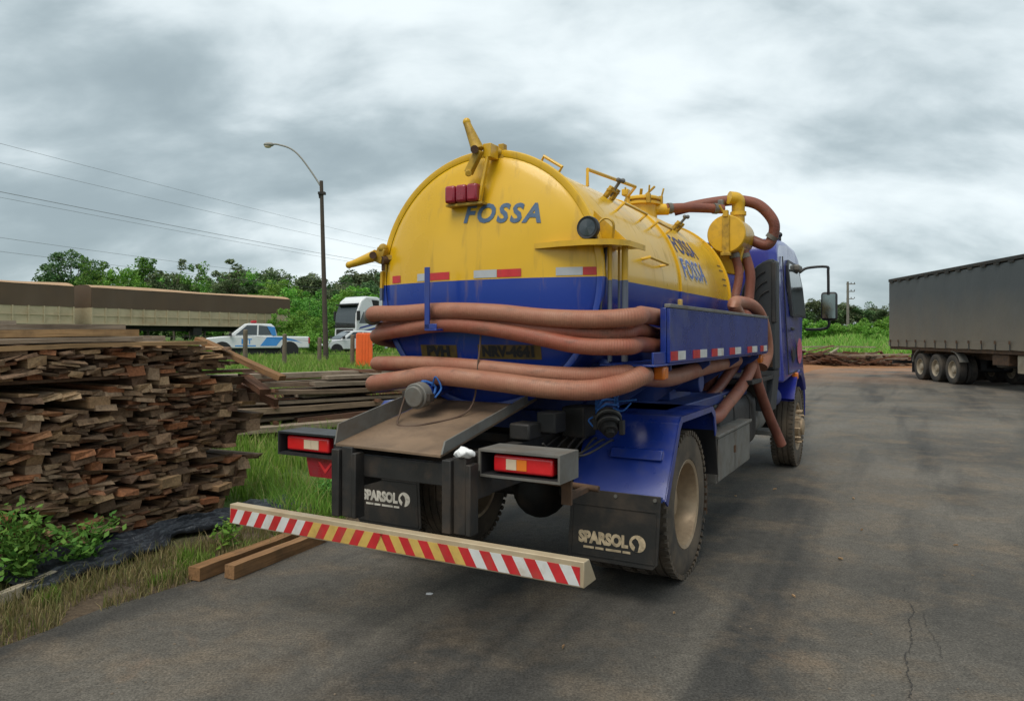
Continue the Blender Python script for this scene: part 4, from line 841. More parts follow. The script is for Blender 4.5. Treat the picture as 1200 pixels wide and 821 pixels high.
while (sky - TOPY).min() < 0 and guard < 6000:
    guard += 1
    if stage == 0 and sky.min() > 1.06: stage = 1; LZ = float(np.percentile(sky, 85)); sky[:] = np.maximum(sky, LZ + .028)
    lo = int(np.argmin(sky - TOPY)); yl_ = y_lo + lo * CH; zl_ = sky[lo]
    if yl_ > y_hi - .40 and r5.random() < .55: place(r5.uniform(.08, .13), r5.uniform(.06, .11))     # squared ends at the end of the stack
    elif r5.random() < .03: place(r5.uniform(.11, .20), r5.uniform(.06, .08))
    else: place(r5.uniform(.06, .19), r5.choice((.02, .024, .027, .03, .033, .038, .045)))
pieces = [p for p in pieces if p[1] + p[3] / 2 < TOP + .05 - .30 * sstep(SYE - .45, SYE, p[0])]
def plank_verts(w, t, L, rg, jit=.005):
    V = []
    for x in (0, 1):
        for y, z in ((-1, -1), (1, -1), (1, 1), (-1, 1)):
            V.append(Vector((-L * x + (rg.uniform(-.03, .03) if x == 0 else 0), y * w / 2 + rg.uniform(-jit, jit), z * t / 2 + rg.uniform(-jit, jit) * .7)))
    return V
PF = [(0, 1, 2, 3), (7, 6, 5, 4), (0, 4, 5, 1), (1, 5, 6, 2), (2, 6, 7, 3), (3, 7, 4, 0)]
def seen(p):
    y, z, w, t, a = p; P = to_world(SX, y, z); return P.y > .5 and 600 + FPX * P.x / P.y > -12
vis = sorted([p for p in pieces if seen(p)], key=lambda p: -p[2] * p[3] / (to_world(SX, p[0]).length ** 2))
big = vis[:292]; rest = vis[292:] + [p for p in pieces if not seen(p)]
LABW = 'weathered board end in the tall roadside stack of offcuts'
def plank_xf(p, rg):
    y, z, w, t, a = p
    out = rg.gauss(0, .026) + (.06 if rg.random() < .07 else 0)
    e_ = .35 if y > SYE - .3 else 1.0; out *= e_
    lean = .035 * math.sin(y * 3.1 + z * 2)        # the face bulges
    return Matrix.Translation((SX + out + lean, y, z)) @ Matrix.Rotation(a, 4, 'X') @ Matrix.Rotation(rg.gauss(0, .025) * e_, 4, 'Z') @ Matrix.Rotation(rg.gauss(0, .012), 4, 'Y')
for p in big:
    mb = MB().add(plank_verts(p[2] - .003, p[3] - .002, r5.uniform(2.0, 2.6), r5), PF)
    k_ = r5.random(); nm_ = OC[-1][0]
    for n0, _, pp_ in OC:
        if k_ < pp_: nm_ = n0; break
        k_ -= pp_
    sq = p[3] > .055 and p[2] / p[3] < 2.2
    where = 'above the dark lath line' if p[1] > LZ else 'near the foot' if p[1] < .35 else 'below the dark lath line'
    shp = 'squared timber end' if sq else 'wide board end' if p[2] > .15 else 'thin slat end' if p[3] < .032 else 'board end'
    o = mb.build('offcut_board', M['oc_' + nm_], None, ang=0); o.matrix_world = TM @ plank_xf(p, r5); tag(o, '%s %s in the roadside stack, %s' % (nm_, shp, where), 'board', '%s %ss %s' % (nm_, shp, where))
mb = MB()
for p in rest:
    X = plank_xf(p, r5); mb.add([X @ v for v in plank_verts(p[2] - .003, p[3] - .002, r5.uniform(2.0, 2.5), r5)], PF)
o = mb.build('offcut_pile', M['offcut'], None, ang=0); o.matrix_world = TM; tag(o, 'small slats filling the tall roadside stack of offcuts', 'boards', kind='stuff')
for dx_, yy0, yy1 in ((-.03, y_lo + .2, -1.62), (-.05, -1.60, SYE - .02)):
    o = MB().b2(SX + dx_ - .12, SX + dx_, yy0, yy1, LZ + .002, LZ + .026).build('layer_lath', M['oc_dark brown'], None, bevel=.003); o.matrix_world = TM
    tag(o, 'long dark lath dividing the stack, the one ' + ('by the grass end' if yy1 > -1 else 'above the leafy weeds'), 'lath')
o = MB().b2(SX - .10, SX + .02, -2.6, SYE - .05, .078, .11).build('foot_board', M['oc_reddish'], None, bevel=.003); o.matrix_world = TM; tag(o, 'long brown board along the foot of the stack above the black sheet', 'board')
# sleeper laths under the stack
for x in (-2.95, -4.6):
    o = MB().b2(x - .05, x + .05, y_lo, SYE - .05, .02, .075).build('bearer', M['beam'], None, bevel=.004); o.matrix_world = TM
    tag(o, 'wooden bearer under the %s of the roadside stack' % ('front' if x > -4 else 'back'), 'beam')

def board(name, c, L, w, t, rz, mat, label, cat='board', group=None, tilt=0, roll=0, rg=r5):
    mb = MB(); n = 6
    for i in range(n + 1):
        x = -L / 2 + L * i / n; s = .012 * L * .3 * math.sin(i * .9 + L)
        for y, z in ((-1, -1), (1, -1), (1, 1), (-1, 1)): mb.v.append((x, y * w / 2 + rg.uniform(-.004, .004), z * t / 2 + s + rg.uniform(-.002, .002)))
    for i in range(n):
        for k in range(4): k2 = (k + 1) % 4; mb.f.append((i * 4 + k, i * 4 + k2, (i + 1) * 4 + k2, (i + 1) * 4 + k))
    mb.f += [(0, 1, 2, 3), tuple(n * 4 + k for k in range(4))]
    o = mb.build(name, mat, None, ang=0); o.location = c; o.rotation_euler = (roll, tilt, rz); return tag(o, label, cat, group)
# long boards lying along the top of the stack
yaw = math.pi / 2 - HEAD
SS = to_world(SX - .6, -2.0)
GT = 'long boards on top of the stack'
topb = [(-.02, -2.1, 1.60, 3.4, .14, .03, .012, 'board_fresh', 'straight tan board lying along the front of the stack top'), (-.10, -2.3, 1.635, 3.2, .16, .03, -.02, 'board', None),
        (-.32, -2.2, 1.625, 3.6, .20, .035, -.03, 'board', None), (-.55, -1.95, 1.63, 3.4, .18, .04, .05, 'board', None), (-.22, -2.25, 1.685, 3.3, .20, .055, .045, 'board_fresh', 'wide tan board lying slanted over the stack top'), (-.45, -2.6, 1.675, 2.4, .2, .04, -.10, 'board', None),
        (-.9, -1.9, 1.64, 3.8, .22, .045, -.05, 'board', None), (-1.3, -2.2, 1.65, 3.6, .24, .04, .03, 'board', None), (-.75, -2.4, 1.70, 3.0, .18, .05, -.08, 'board_red', 'red brown board lying askew on the stack top'), (-.60, -2.1, 1.735, 3.2, .22, .04, .02, 'board', None),
        (-1.7, -2.0, 1.66, 3.8, .22, .045, .04, 'board', None), (-1.15, -2.1, 1.71, 3.2, .25, .04, .05, 'board', None), (-.95, -2.5, 1.76, 2.6, .2, .04, -.04, 'board', None), (-1.55, -2.6, 1.72, 3.0, .2, .045, -.06, 'board_red', 'red brown board at the back of the stack top'), (-1.3, -2.7, 1.775, 2.6, .22, .045, .03, 'board', None), (-2.1, -2.4, 1.66, 3.4, .2, .05, 0, 'board', None)]
for dx, y, z, L, w, t, dr, mt, lb in topb:
    board('long_board', to_world(SX + dx, y - (.48 if L > 3.3 and dx > -.05 else .75), z - .03), L, w, t, yaw + dr, M[mt], lb or 'long grey board lying lengthwise on top of the roadside stack', 'board', None if lb else GT, tilt=-.012)
# boards sliding off the end of the stack
for a, b, w, t, lb in ((wpz(232, 398, 6.5), wpz(331, 443, 6.2), .09, .045, 'board sliding off the end of the stack towards the grass'), (wpz(285, 441, 6.6), wpz(311, 459, 6.3), .10, .05, 'short stub of board sticking out past the end of the stack'), (wpz(280, 452, 6.75), wpz(324, 472, 6.5), .05, .07, 'dark lath under the sliding board at the stack end')):
    d = (b - a); o = board('sliding_board', (a + b) / 2, d.length, w, t, math.atan2(d.y, d.x), M['beam'] if t < .05 else M['board_red'], lb, tilt=-math.atan2(d.z, math.hypot(d.x, d.y)))
# low pile of long boards behind
r6 = random.Random(5); GP = 'long boards in the low pile'
pa = math.pi / 2 - R_(52); dirp = Vector((math.sin(R_(52)), math.cos(R_(52)), 0)); perp = Vector((-dirp.y, dirp.x, 0)); base = Vector((-4.35, 10.4, 0))
zb = hgt(-3.3, 11.2) - .02
k = 0
for layer in range(8):
    nb = 5 - layer // 3
    for j in range(nb):
        L = r6.uniform(2.6, 5.0); off = r6.uniform(-.8, 1.1) + layer * .12; w = r6.uniform(.2, .34); t = r6.uniform(.04, .085)
        c = base + dirp * (L / 2 + off) + perp * (-.30 + j * .37 + layer * .07 + r6.uniform(-.08, .08)); c.z = zb + .09 + layer * .118 + r6.uniform(-.012, .012)
        red = r6.random() < .28; lay = 'lower' if layer < 3 else 'middle' if layer < 6 else 'topmost'
        board('long_board', c, L, w, t, pa + r6.gauss(0, .06), M['board_red' if red else 'board'], ('dark red brown' if red else 'weathered grey') + ' long board in the %s layers of the low pile' % lay, 'board', GP + (' dark ' if red else ' grey ') + lay, rg=r6, tilt=r6.gauss(0, .012))
        k += 1
    if layer % 2 == 1:
        for q_ in (.9, 2.6):
            c = base + dirp * q_ + perp * .5; board('spacer_lath', Vector((c.x, c.y, zb + .09 + layer * .118 + .058)), 1.5, .06, .045, pa + math.pi / 2, M['board_red'], 'cross lath between layers of the low board pile', 'lath', 'cross laths in the low pile', rg=r6)
for q_ in (.9, 2.6):
    c = base + dirp * q_ + perp * .5; board('spacer_lath', Vector((c.x, c.y, zb + .02)), 1.7, .10, .10, pa + math.pi / 2, M['board_red'], 'thick bearer under the low board pile', 'beam', 'bearers under the low pile', rg=r6)
# loose boards further back, level with the grass
for i, (u, D, L, dz) in enumerate(((330, 14.0, 4.5, .42), (400, 15.5, 5, .45), (380, 14.8, 4.6, .55), (350, 13.2, 4.0, .30))):
    P = wp(u, D); board('long_board', Vector((P.x, P.y, hgt(P.x, P.y) + dz - .25)), L, .3, .12, R_(4 + 6 * i), M['board_red'], 'thick red brown plank lying on the grass behind the low pile', 'plank', 'planks on the grass behind the pile', rg=r6)
# two sawn beams and a pale lath at the asphalt edge
a, b = g(236, 679), g(352, 633); d = b - a
board('sawn_beam', (a + b) / 2 + Vector((-.02, .02, .045)), d.length + .1, .10, .085, math.atan2(d.y, d.x), M['beam'], 'sawn beam on the asphalt edge, the one next to the grass', 'beam', rg=r6)
a, b = g(268, 678), g(372, 636); d = b - a
board('sawn_beam', (a + b) / 2 + Vector((.02, .03, .047)), d.length + .08, .085, .09, math.atan2(d.y, d.x) + .01, M['beam'], 'sawn beam on the asphalt edge, the one on the road side', 'beam', rg=r6)
a, b = wpz(-40, 718, 4.1), wpz(64, 686, 4.75); d = b - a
board('pale_lath', (a + b) / 2 + Vector((0, 0, .03)), d.length, .05, .07, math.atan2(d.y, d.x), wood_mat('pale_wood', [(.60, .50, .37), (.55, .45, .32)]), 'pale lath lying in the weeds in front of the stack', 'lath', rg=r6)
# black plastic sheet crumpled along the foot of the stack
def sheet(u, v):
    y = -2.55 + 2.5 * u; wd = .30 + .16 * math.sin(u * 7 + .8) + .10 * mnoise.noise(Vector((u * 9, 0, 3))) + .10 * math.exp(-((u - .42) / .1) ** 2)
    x = -2.70 + wd * v + .05 * mnoise.noise(Vector((u * 9, v * 3, 1)))
    P = to_world(x, y); z = max(0.0, hgt(P.x, P.y)) + .055 + .07 * (1 - v) ** 2 + .025 * mnoise.noise(Vector((u * 10, v * 3, 2))) + .035 * abs(mnoise.noise(Vector((u * 9 + v * 2, v * 11, 4)))) + .012 * abs(mnoise.noise(Vector((u * 22, v * 30, 6))))
    if v in (0.0, 1.0): z -= .03
    return (P.x, P.y, z)
m_, nt_, b_ = newmat('black_plastic_sheet'); b_.inputs['Base Color'].default_value = (.028, .032, .040, 1); b_.inputs['Roughness'].default_value = .32
bumpn(nt_, b_, noise_tex(nt_, objvec(nt_), 7, 5, .6, 1.5), .6, .03)
o = MB().grid(sheet, 200, 40).build('plastic_sheet', m_, None, ang=50); so = o.modifiers.new('thick', 'SOLIDIFY'); so.thickness = .004
tag(o, 'crumpled black plastic sheet along the foot of the timber stack', 'sheet')
# ================================================================== VEHICLES IN THE BACKGROUND
M['vwhite'] = surf('white_vehicle_paint', (.66, .68, .70), .35, var=.06, dirt=(.4, .33, .26), damt=.2, ds=2, coat=.4, bump=0)
M['vblue'] = surf('light_blue_vinyl', (.05, .25, .62), .4, var=.1, bump=0)
M['vdark'] = surf('vehicle_underside', (.015, .015, .016), .8)
M['btyre'] = surf('dusty_tyre', (.035, .031, .028), .9, var=.2, dirt=(.13, .10, .07), damt=.5)
M['brim'] = surf('dusty_white_rim', (.36, .30, .22), .6, var=.25, dirt=(.16, .12, .08), damt=.5)
M['tan'] = surf('beige_side_panel', (.52, .42, .27), .6, var=.15, vs=1, dirt=(.33, .22, .12), damt=.35, ds=.8, bump=.03)
M['tarp'] = surf('brown_tarpaulin', (.11, .068, .040), .7, var=.2, vs=.8, dirt=(.14, .10, .07), damt=.35, ds=.5, streak=(1, 1, .3), bump=.1, bs_=3)
M['tantop'] = surf('dusty_tarp_top', (.42, .27, .155), .85, var=.2, vs=.6)
M['redl'] = surf('red_plastic', (.45, .02, .03), .3)
M['orange'] = surf('orange_plastic', (.85, .13, .02), .45, var=.12, vs=4, bump=0)
M['conc'] = surf('weathered_concrete', (.19, .175, .15), .9, var=.25, vs=3, dirt=(.09, .08, .065), damt=.4, ds=2)
M['lampgrey'] = surf('lamp_grey', (.30, .29, .26), .6, var=.2)
M['postwood'] = surf('fence_wood', (.16, .125, .09), .9, var=.3, vs=6)
bt = {}
def bg_wheel(parent, loc, out, R=.5, w=.3):
    key = (R, w)
    if key not in bt:
        bt[key] = (MB().lathe(tyre_prof(R, w, R * .58), (0, 0, 0), 'X', 32).mesh('wheel', M['btyre'], 35),
                   MB().lathe([(R * .60, w * .36), (R * .62, w * .44), (R * .55, w * .42), (R * .50, w * .1), (R * .3, w * .05), (R * .26, w * .25), (R * .2, w * .38), (.0001, w * .4)], (0, 0, 0), 'X', 28).lathe([(R * .6, -w * .3), (.0001, -w * .3)], (0, 0, 0), 'X', 20).mesh('rim', M['brim'], 40))
    o = inst('wheel', bt[key][0], parent, loc, (0, 0, 0 if out > 0 else math.pi)); inst('rim', bt[key][1], o); return o
def side_prism(P, x0, x1, taper=0, z0=0, z1=1):
    mb = MB().prism(P, (x0, 0, 0), (0, 1, 0), (0, 0, 1), (x1 - x0, 0, 0))
    if taper: mb.xf(lambda p: Vector((p.x * (1 - taper * max(0, min(1, (p.z - z0) / (z1 - z0)))), p.y, p.z)))
    return mb
def heading(d): return math.atan2(-d[0], d[1])
def car(name, loc, d, label, cat, body, house, wins, screens, wy, W=.9, R=.36, zb=1.0, zt=1.75, taper=.16):
    c = empty(name, loc, heading(d), label, cat)
    bd = side_prism(body, -W, W).build('body', M['vwhite'], c, bevel=.06, seg=3)
    side_prism(house, -W * .97, W * .97, taper, zb, zt).build('roof_cabin', M['vwhite'], c, bevel=.04, seg=3)
    for s in (1, -1):
        for P in wins:
            mb = MB().prism(P, (0, 0, 0), (0, 1, 0), (0, 0, 1), (.02, 0, 0))
            mb.xf(lambda p: Vector((s * (W * .97 * (1 - taper * max(0, min(1, (p.z - zb) / (zt - zb)))) - .012 + p.x), p.y, p.z))).build('side_window', M['glass'], c)
        for y in wy:
            MB().cyl((s * (W - .25), y, R), (s * (W + .012), y, R), R + .07, n=24).build('wheel_arch', M['vdark'], c); bg_wheel(c, (s * (W - .11), y, R), s, R, .23)
        MB().b2(s * (W + .02), s * (W + .2), wy[1] - .45, wy[1] - .32, zb + .02, zb + .17).build('mirror', M['vdark'], c, bevel=.02)
    for (y0, z0), (y1, z1), wdt in screens:
        t0 = W * .97 * (1 - taper * max(0, (z0 - zb) / (zt - zb))) - .08; t1 = W * .97 * (1 - taper * max(0, (z1 - zb) / (zt - zb))) - .08
        e = .015 if y0 > y1 else -.015
        MB().add([(-t0, y0 + e, z0), (t0, y0 + e, z0), (t1, y1 + e, z1), (-t1, y1 + e, z1), (-t0, y0 - e, z0), (t0, y0 - e, z0), (t1, y1 - e, z1), (-t1, y1 - e, z1)], PF).build('windscreen' if wdt else 'rear_window', M['glass'], c)
    MB().b2(-W * .85, W * .85, wy[0] - .3, wy[1] + .3, R * .5, .55).build('underbody', M['vdark'], c)
    return c
P = wp(299, 38); P.z = hgt(P.x, P.y)
pk = car('pickup_truck', P, (-.93, -.37), 'white pickup with blue markings and a red roof light bar, behind the fence', 'pickup',
         [(-2.65, .5), (-2.65, 1.10), (-1.0, 1.12), (1.15, 1.15), (2.25, 1.05), (2.6, .92), (2.66, .5)], [(-1.05, 1.1), (-.92, 1.62), (-.75, 1.76), (.35, 1.78), (.55, 1.74), (1.30, 1.13)],
         [[(-.85, 1.18), (-.78, 1.62), (-.15, 1.68), (-.12, 1.18)], [(-.05, 1.18), (-.07, 1.68), (.42, 1.68), (.98, 1.18)]], [((1.36, 1.14), (.56, 1.74), 1), ((-1.06, 1.15), (-.93, 1.62), 0)], (-1.65, 1.6), .92, .39, 1.1, 1.78)
lb = MB().b2(-.62, .62, -.05, .22, 1.80, 1.93).build('light_bar', M['redl'], pk, bevel=.03); MB().b2(-.5, .5, .0, .16, 1.77, 1.80).build('light_bar_mount', M['vdark'], lb)
for s in (1, -1):
    MB().prism([(-2.3, .75), (-1.9, .95), (-1.3, 1.08), (-.55, 1.08), (-.2, .62), (-1.0, .62), (-1.25, .95), (-2.0, .85)], (s * .921, 0, 0), (0, 1, 0), (0, 0, 1), (s * .004, 0, 0)).build('blue_marking', M['vblue'], pk, ang=0)
    MB().prism([(-1.0, 1.15), (-.92, 1.6), (-.55, 1.62), (-.8, 1.15)], (s * .85, 0, 0), (0, 1, 0), (0, 0, 1), (s * .058, 0, 0)).build('blue_marking', M['vblue'], pk, ang=0)
    MB().b2(s * .921, s * .925, .0, 1.0, .60, .66).build('blue_marking', M['vblue'], pk, ang=0)
    lettering('lettering', 'MT', .26, lambda a, b, s=s: (s * .926, .45 + s * a, .84 + b), M['vblue'], pk, bold=.01)
    MB().b2(s * .60, s * .88, 2.60, 2.68, .82, .96).build('headlamp', M['clear'], pk, bevel=.02); MB().b2(s * .78, s * .93, -2.68, -2.6, .75, 1.05).build('tail_lamp', M['redl'], pk, bevel=.01)
MB().b2(-.8, .8, 2.6, 2.72, .48, .66).build('front_bumper', M['vdark'], pk, bevel=.03)
P = wp(412, 44); P.z = hgt(P.x, P.y)
wc = car('parked_car', P, (-.80, -.60), 'small white car parked in front of the white lorry', 'car', [(-2.0, .35), (-2.05, .85), (-1.75, .98), (1.0, .95), (1.85, .82), (2.02, .62), (2.02, .35)], [(-1.72, .95), (-1.35, 1.38), (-.9, 1.46), (.1, 1.46), (.3, 1.42), (1.02, .95)],
         [[(-1.3, .99), (-1.15, 1.32), (-.45, 1.38), (-.42, .99)], [(-.36, .99), (-.38, 1.38), (.2, 1.37), (.72, .99)]], [((1.06, .97), (.32, 1.42), 1), ((-1.73, .98), (-1.37, 1.37), 0)], (-1.25, 1.3), .84, .31, .95, 1.46)
for s in (1, -1): MB().b2(s * .5, s * .78, 1.92, 2.03, .62, .76).build('headlamp', M['clear'], wc, bevel=.02)

# white cab-over lorry
P = wp(418, 51); P.z = hgt(P.x, P.y)
lo = empty('white_lorry', P, heading((-.66, -.75)), 'white cab over lorry with blue side stripes, behind the street lamp', 'lorry')
side_prism([(-1.35, 1.0), (-1.35, 3.55), (-.9, 3.75), (.1, 3.78), (.55, 3.45), (.92, 2.55), (1.02, 1.2), (1.02, .45), (.55, .45), (.5, .9), (.2, 1.15), (-.5, 1.15)], -1.22, 1.22).build('cab', M['vwhite'], lo, bevel=.10, seg=3)
MB().prism([(1.02, 1.82), (.955, 2.5), (.64, 3.30), (.60, 3.28), (.90, 2.5), (.97, 1.82)], (-1.12, 0, 0), (0, 1, 0), (0, 0, 1), (2.24, 0, 0)).build('windscreen', M['glass'], lo)
MB().b2(-1.10, 1.10, .62, .98, 3.14, 3.24).build('sun_visor', M['vdark'], lo, bevel=.02)
MB().b2(-.95, .95, 1.0, 1.06, .72, 1.50).build('grille', M['vdark'], lo, bevel=.02); MB().b2(-1.1, 1.1, 1.0, 1.07, .45, .68).build('front_bumper', M['vwhite'], lo, bevel=.03)
MB().b2(-1.15, 1.15, .985, 1.03, 1.6, 1.80).build('wiper_panel', M['vdark'], lo)
for s in (1, -1):
    MB().prism([(-.25, 1.9), (-.25, 2.65), (.35, 2.7), (.70, 1.9)], (s * 1.221, 0, 0), (0, 1, 0), (0, 0, 1), (s * .006, 0, 0)).build('side_window', M['glass'], lo)
    MB().prism([(-1.1, 2.1), (-1.1, 2.6), (-.75, 2.65), (-.75, 2.1)], (s * 1.221, 0, 0), (0, 1, 0), (0, 0, 1), (s * .006, 0, 0)).build('side_window', M['glass'], lo)
    MB().prism([(-1.0, 3.1), (-1.0, 3.5), (-.35, 3.55), (-.5, 3.1)], (s * 1.221, 0, 0), (0, 1, 0), (0, 0, 1), (s * .006, 0, 0)).build('roof_window', M['vdark'], lo)
    for k in range(2): MB().prism([(-1.3, 1.95 - k * .3), (-1.3, 2.1 - k * .3), (.6, 1.65 - k * .3), (.75, 1.5 - k * .3)], (s * 1.221, 0, 0), (0, 1, 0), (0, 0, 1), (s * .005, 0, 0)).build('blue_stripe', M['blue'], lo, ang=0)
    MB().b2(s * 1.25, s * 1.42, .75, .95, 2.1, 2.75).build('mirror', M['vdark'], lo, bevel=.03); MB().b2(s * .75, s * 1.12, 1.04, 1.075, .75, .98).build('headlamp', M['clear'], lo, bevel=.02)
    bg_wheel(lo, (s * 1.05, -.15, .5), s)
    for y in (-3.2, -4.5): bg_wheel(lo, (s * 1.05, y, .5), s)
MB().b2(-.45, .45, -5.2, .4, .7, 1.0).build('chassis', M['vdark'], lo)
MB().b2(-1.25, 1.25, -14, -2.1, 1.45, 2.5).build('trailer_box', M['tan'], lo, bevel=.02); MB().b2(-1.25, 1.25, -14, -2.1, 2.505, 3.6).build('trailer_tarp', M['tarp'], lo, bevel=.05)

# brown tarped grain trailers (double combination)
dt = Vector((11.3, 22.0, 0)).normalized(); T0 = Vector((-31.8, 45, 0)); rt_rz = heading(dt)
def grain_trailer(s0, s1, label, axles):
    p = T0 + dt * s0; L = s1 - s0; zg = .92
    t = empty('grain_trailer', Vector((p.x, p.y, zg)), rt_rz, label, 'trailer')
    z = lambda v: v - zg
    MB().b2(-2.5, 0, 0, L, z(2.45), z(3.62)).build('side_panel', M['tan'], t)
    n = int(L / .95)
    for k in range(n + 1):
        y = min(L - .05, .05 + k * (L - .1) / n)
        MB().b2(.001, .06, y - .045, y + .045, z(2.45), z(3.60)).build('side_post', M['tan'], t)
    MB().b2(.001, .045, .1, L - .1, z(3.0), z(3.06)).b2(.001, .08, 0, L, z(2.40), z(2.50)).build('side_rail', M['tan'], t)
    tp = MB().grid(lambda u, v: (.03 + .012 * math.sin(u * 40) - .02 * v, L * u, z(3.58) + 1.42 * v + .01 * math.sin(u * 23)), 60, 3)
    tp.grid(lambda u, v: (-2.53, L * u, z(3.58) + 1.42 * v), 10, 2)
    tp.grid(lambda u, v: (-2.53 + 2.54 * u, 0, z(3.58) + 1.42 * v + (.2 * math.sin(math.pi * u) * v)), 8, 2); tp.grid(lambda u, v: (-2.53 + 2.54 * u, L, z(3.58) + 1.42 * v + (.2 * math.sin(math.pi * u) * v)), 8, 2)
    tp.build('tarpaulin', M['tarp'], t, ang=50)
    MB().grid(lambda u, v: (.03 - 2.57 * v, L * u, z(4.99) + .24 * math.sin(math.pi * v) ** .6 + .05 * math.sin(u * 9 + s0) * math.sin(math.pi * v)), 40, 8).build('tarp_top', M['tantop'], t, ang=50)
    MB().b2(-1.7, -.8, .3, L - .3, z(2.0), z(2.44)).build('chassis', M['vdark'], t)
    for a in axles:
        y = a if a >= 0 else L + a
        for s in (-.17, -2.33): bg_wheel(t, (s, y, .5), 1 if s > -1 else -1)
        MB().cyl((-2.2, y, .5), (-.3, y, .5), .08, n=10).b2(-1.9, -.6, y - .1, y + .1, .5, z(2.01)).build('axle', M['vdark'], t)
    for y in (L * .45, ): MB().b2(-.6, -.15, y, y + .8, .75, 1.35).build('tool_locker', M['steel'], t)
    return t
ta = grain_trailer(-8, 4.66, 'brown tarped grain trailer with beige side boards, the one cut by the picture edge', (4, 5.3, -1.9, -3.2))
tb2 = grain_trailer(5.85, 24.7, 'brown tarped grain trailer with beige side boards, whose tail ends near the pickup', (2.0, 3.3, -1.4, -2.65, -3.9))
# bulkhead between the two
p = T0 + dt * 4.7
MB().b2(-1.6, -.9, 4.66 + 8, 5.85 + 8, 1.2, 1.45).build('drawbar', M['vdark'], ta)

# curtain trailer on the right
rtA = Vector((15.6, 30, 0)); rd = Vector((-.111, -.994, 0))
rt = empty('curtain_trailer', rtA, heading(rd), 'dark grey curtain trailer with dusty wheels standing on the yard', 'trailer')
m_, nt_, b_ = newmat('grey_curtain'); v_ = objvec(nt_); sx_ = N(nt_, 'ShaderNodeSeparateXYZ'); nt_.links.new(v_, sx_.inputs[0])
n_ = noise_tex(nt_, v_, .8, 6, .6); dz = math_(nt_, 'ADD', sx_.outputs[2], math_(nt_, 'MULTIPLY_ADD', n_, 1.2, -.6))
c_ = mixc(nt_, ramp(nt_, math_(nt_, 'MULTIPLY', dz, .25), [(.30, .95), (.80, 0)]), (.062, .069, .075), (.17, .14, .105))
nt_.links.new(c_, b_.inputs['Base Color']); b_.inputs['Roughness'].default_value = .55; bumpn(nt_, b_, noise_tex(nt_, v_, 1.5, 3), .3, .05); M['curtain'] = m_
LT = 14.2
MB().grid(lambda u, v: (.012 * math.sin(u * 70) * (1 - v) + .01 * math.sin(u * 31), LT * u, 1.45 + 2.38 * v), 160, 8).grid(lambda u, v: (-2.55, LT * u, 1.45 + 2.38 * v), 10, 1).build('curtain', M['curtain'], rt, ang=60)
MB().b2(-2.54, -.02, 0, .03, 1.25, 3.85).b2(-2.54, -.02, LT - .03, LT, 1.25, 3.85).build('end_wall', M['curtain'], rt)
sk = MB().grid(lambda u, v: (.025 + .012 * math.sin(u * 70), LT * u, 1.23 + .23 * v - .015 * abs(math.sin(u * 35))), 160, 2).build('curtain_hem', M['curtain'], rt, ang=60)
MB().b2(-2.57, .03, -.02, LT, 3.86, 3.98).build('roof_rail', M['steel'], rt, bevel=.02)
for k in range(18):
    y = .25 + k * .78
    s = MB().b2(.045, .055, y - .022, y + .022, 1.20, 1.50).build('strap', M['black'], rt); MB().b2(.055, .075, y - .035, y + .035, 1.40, 1.50).build('buckle', M['rust'], s)
    MB().b2(.02, .05, y - .10, y + .18, 3.80, 3.86).build('roller_bracket', M['steel'], rt)
MB().b2(-2.5, -.04, 0, LT, 1.10, 1.24).b2(-1.75, -1.6, .2, LT, .85, 1.10).b2(-.95, -.8, .2, LT, .85, 1.10).build('chassis', M['rust'], rt)
for y in (2.75, 3.98, 5.21):
    for x in (-.17, -.50, -2.05, -2.38): bg_wheel(rt, (x, y, .5), 1 if x > -.3 or x == -2.05 else -1, .5, .29)
    MB().cyl((-2.2, y, .5), (-.3, y, .5), .09, n=12).b2(-1.75, -1.55, y - .3, y + .3, .5, .86).b2(-1.0, -.8, y - .3, y + .3, .5, .86).build('axle', M['vdark'], rt)
MB().lathe([(.60, -.28), (.60, .0), (.63, .01), (.63, -.28)], (-.02, 2.75, .5), 'X', 14, 95, 165).build('mudguard', M['greysteel'], rt)
MB().lathe([(.60, -.28), (.60, .0), (.63, .01), (.63, -.28)], (-.02, 5.21, .5), 'X', 14, 25, 95).build('mudguard', M['greysteel'], rt)
MB().b2(-.55, -.05, 2.03, 2.05, .25, .95).build('mud_flap', M['vdark'], rt); MB().b2(-2.4, -.1, .05, .15, .52, .64).b2(-.9, -.82, .1, .2, .6, .9).b2(-1.73, -1.65, .1, .2, .6, .9).build('underrun_bar', M['vdark'], rt)
MB().b2(-.62, -.12, 8.9, 10.0, .55, 1.08).build('tool_locker', M['brim'], rt, bevel=.02); MB().b2(-.6, -.1, 7.6, 8.5, .75, 1.08).build('pallet_locker', M['rust'], rt, bevel=.02)
sp = bg_wheel(rt, (-1.1, 7.0, .78), 1, .5, .29); sp.rotation_euler = (0, -math.pi / 2, 0)
for x in (-.6, -1.95): MB().b2(x - .06, x + .06, 11.4, 11.52, .06, .9).b2(x - .15, x + .15, 11.3, 11.62, .0, .06).build('landing_leg', M['vdark'], rt)

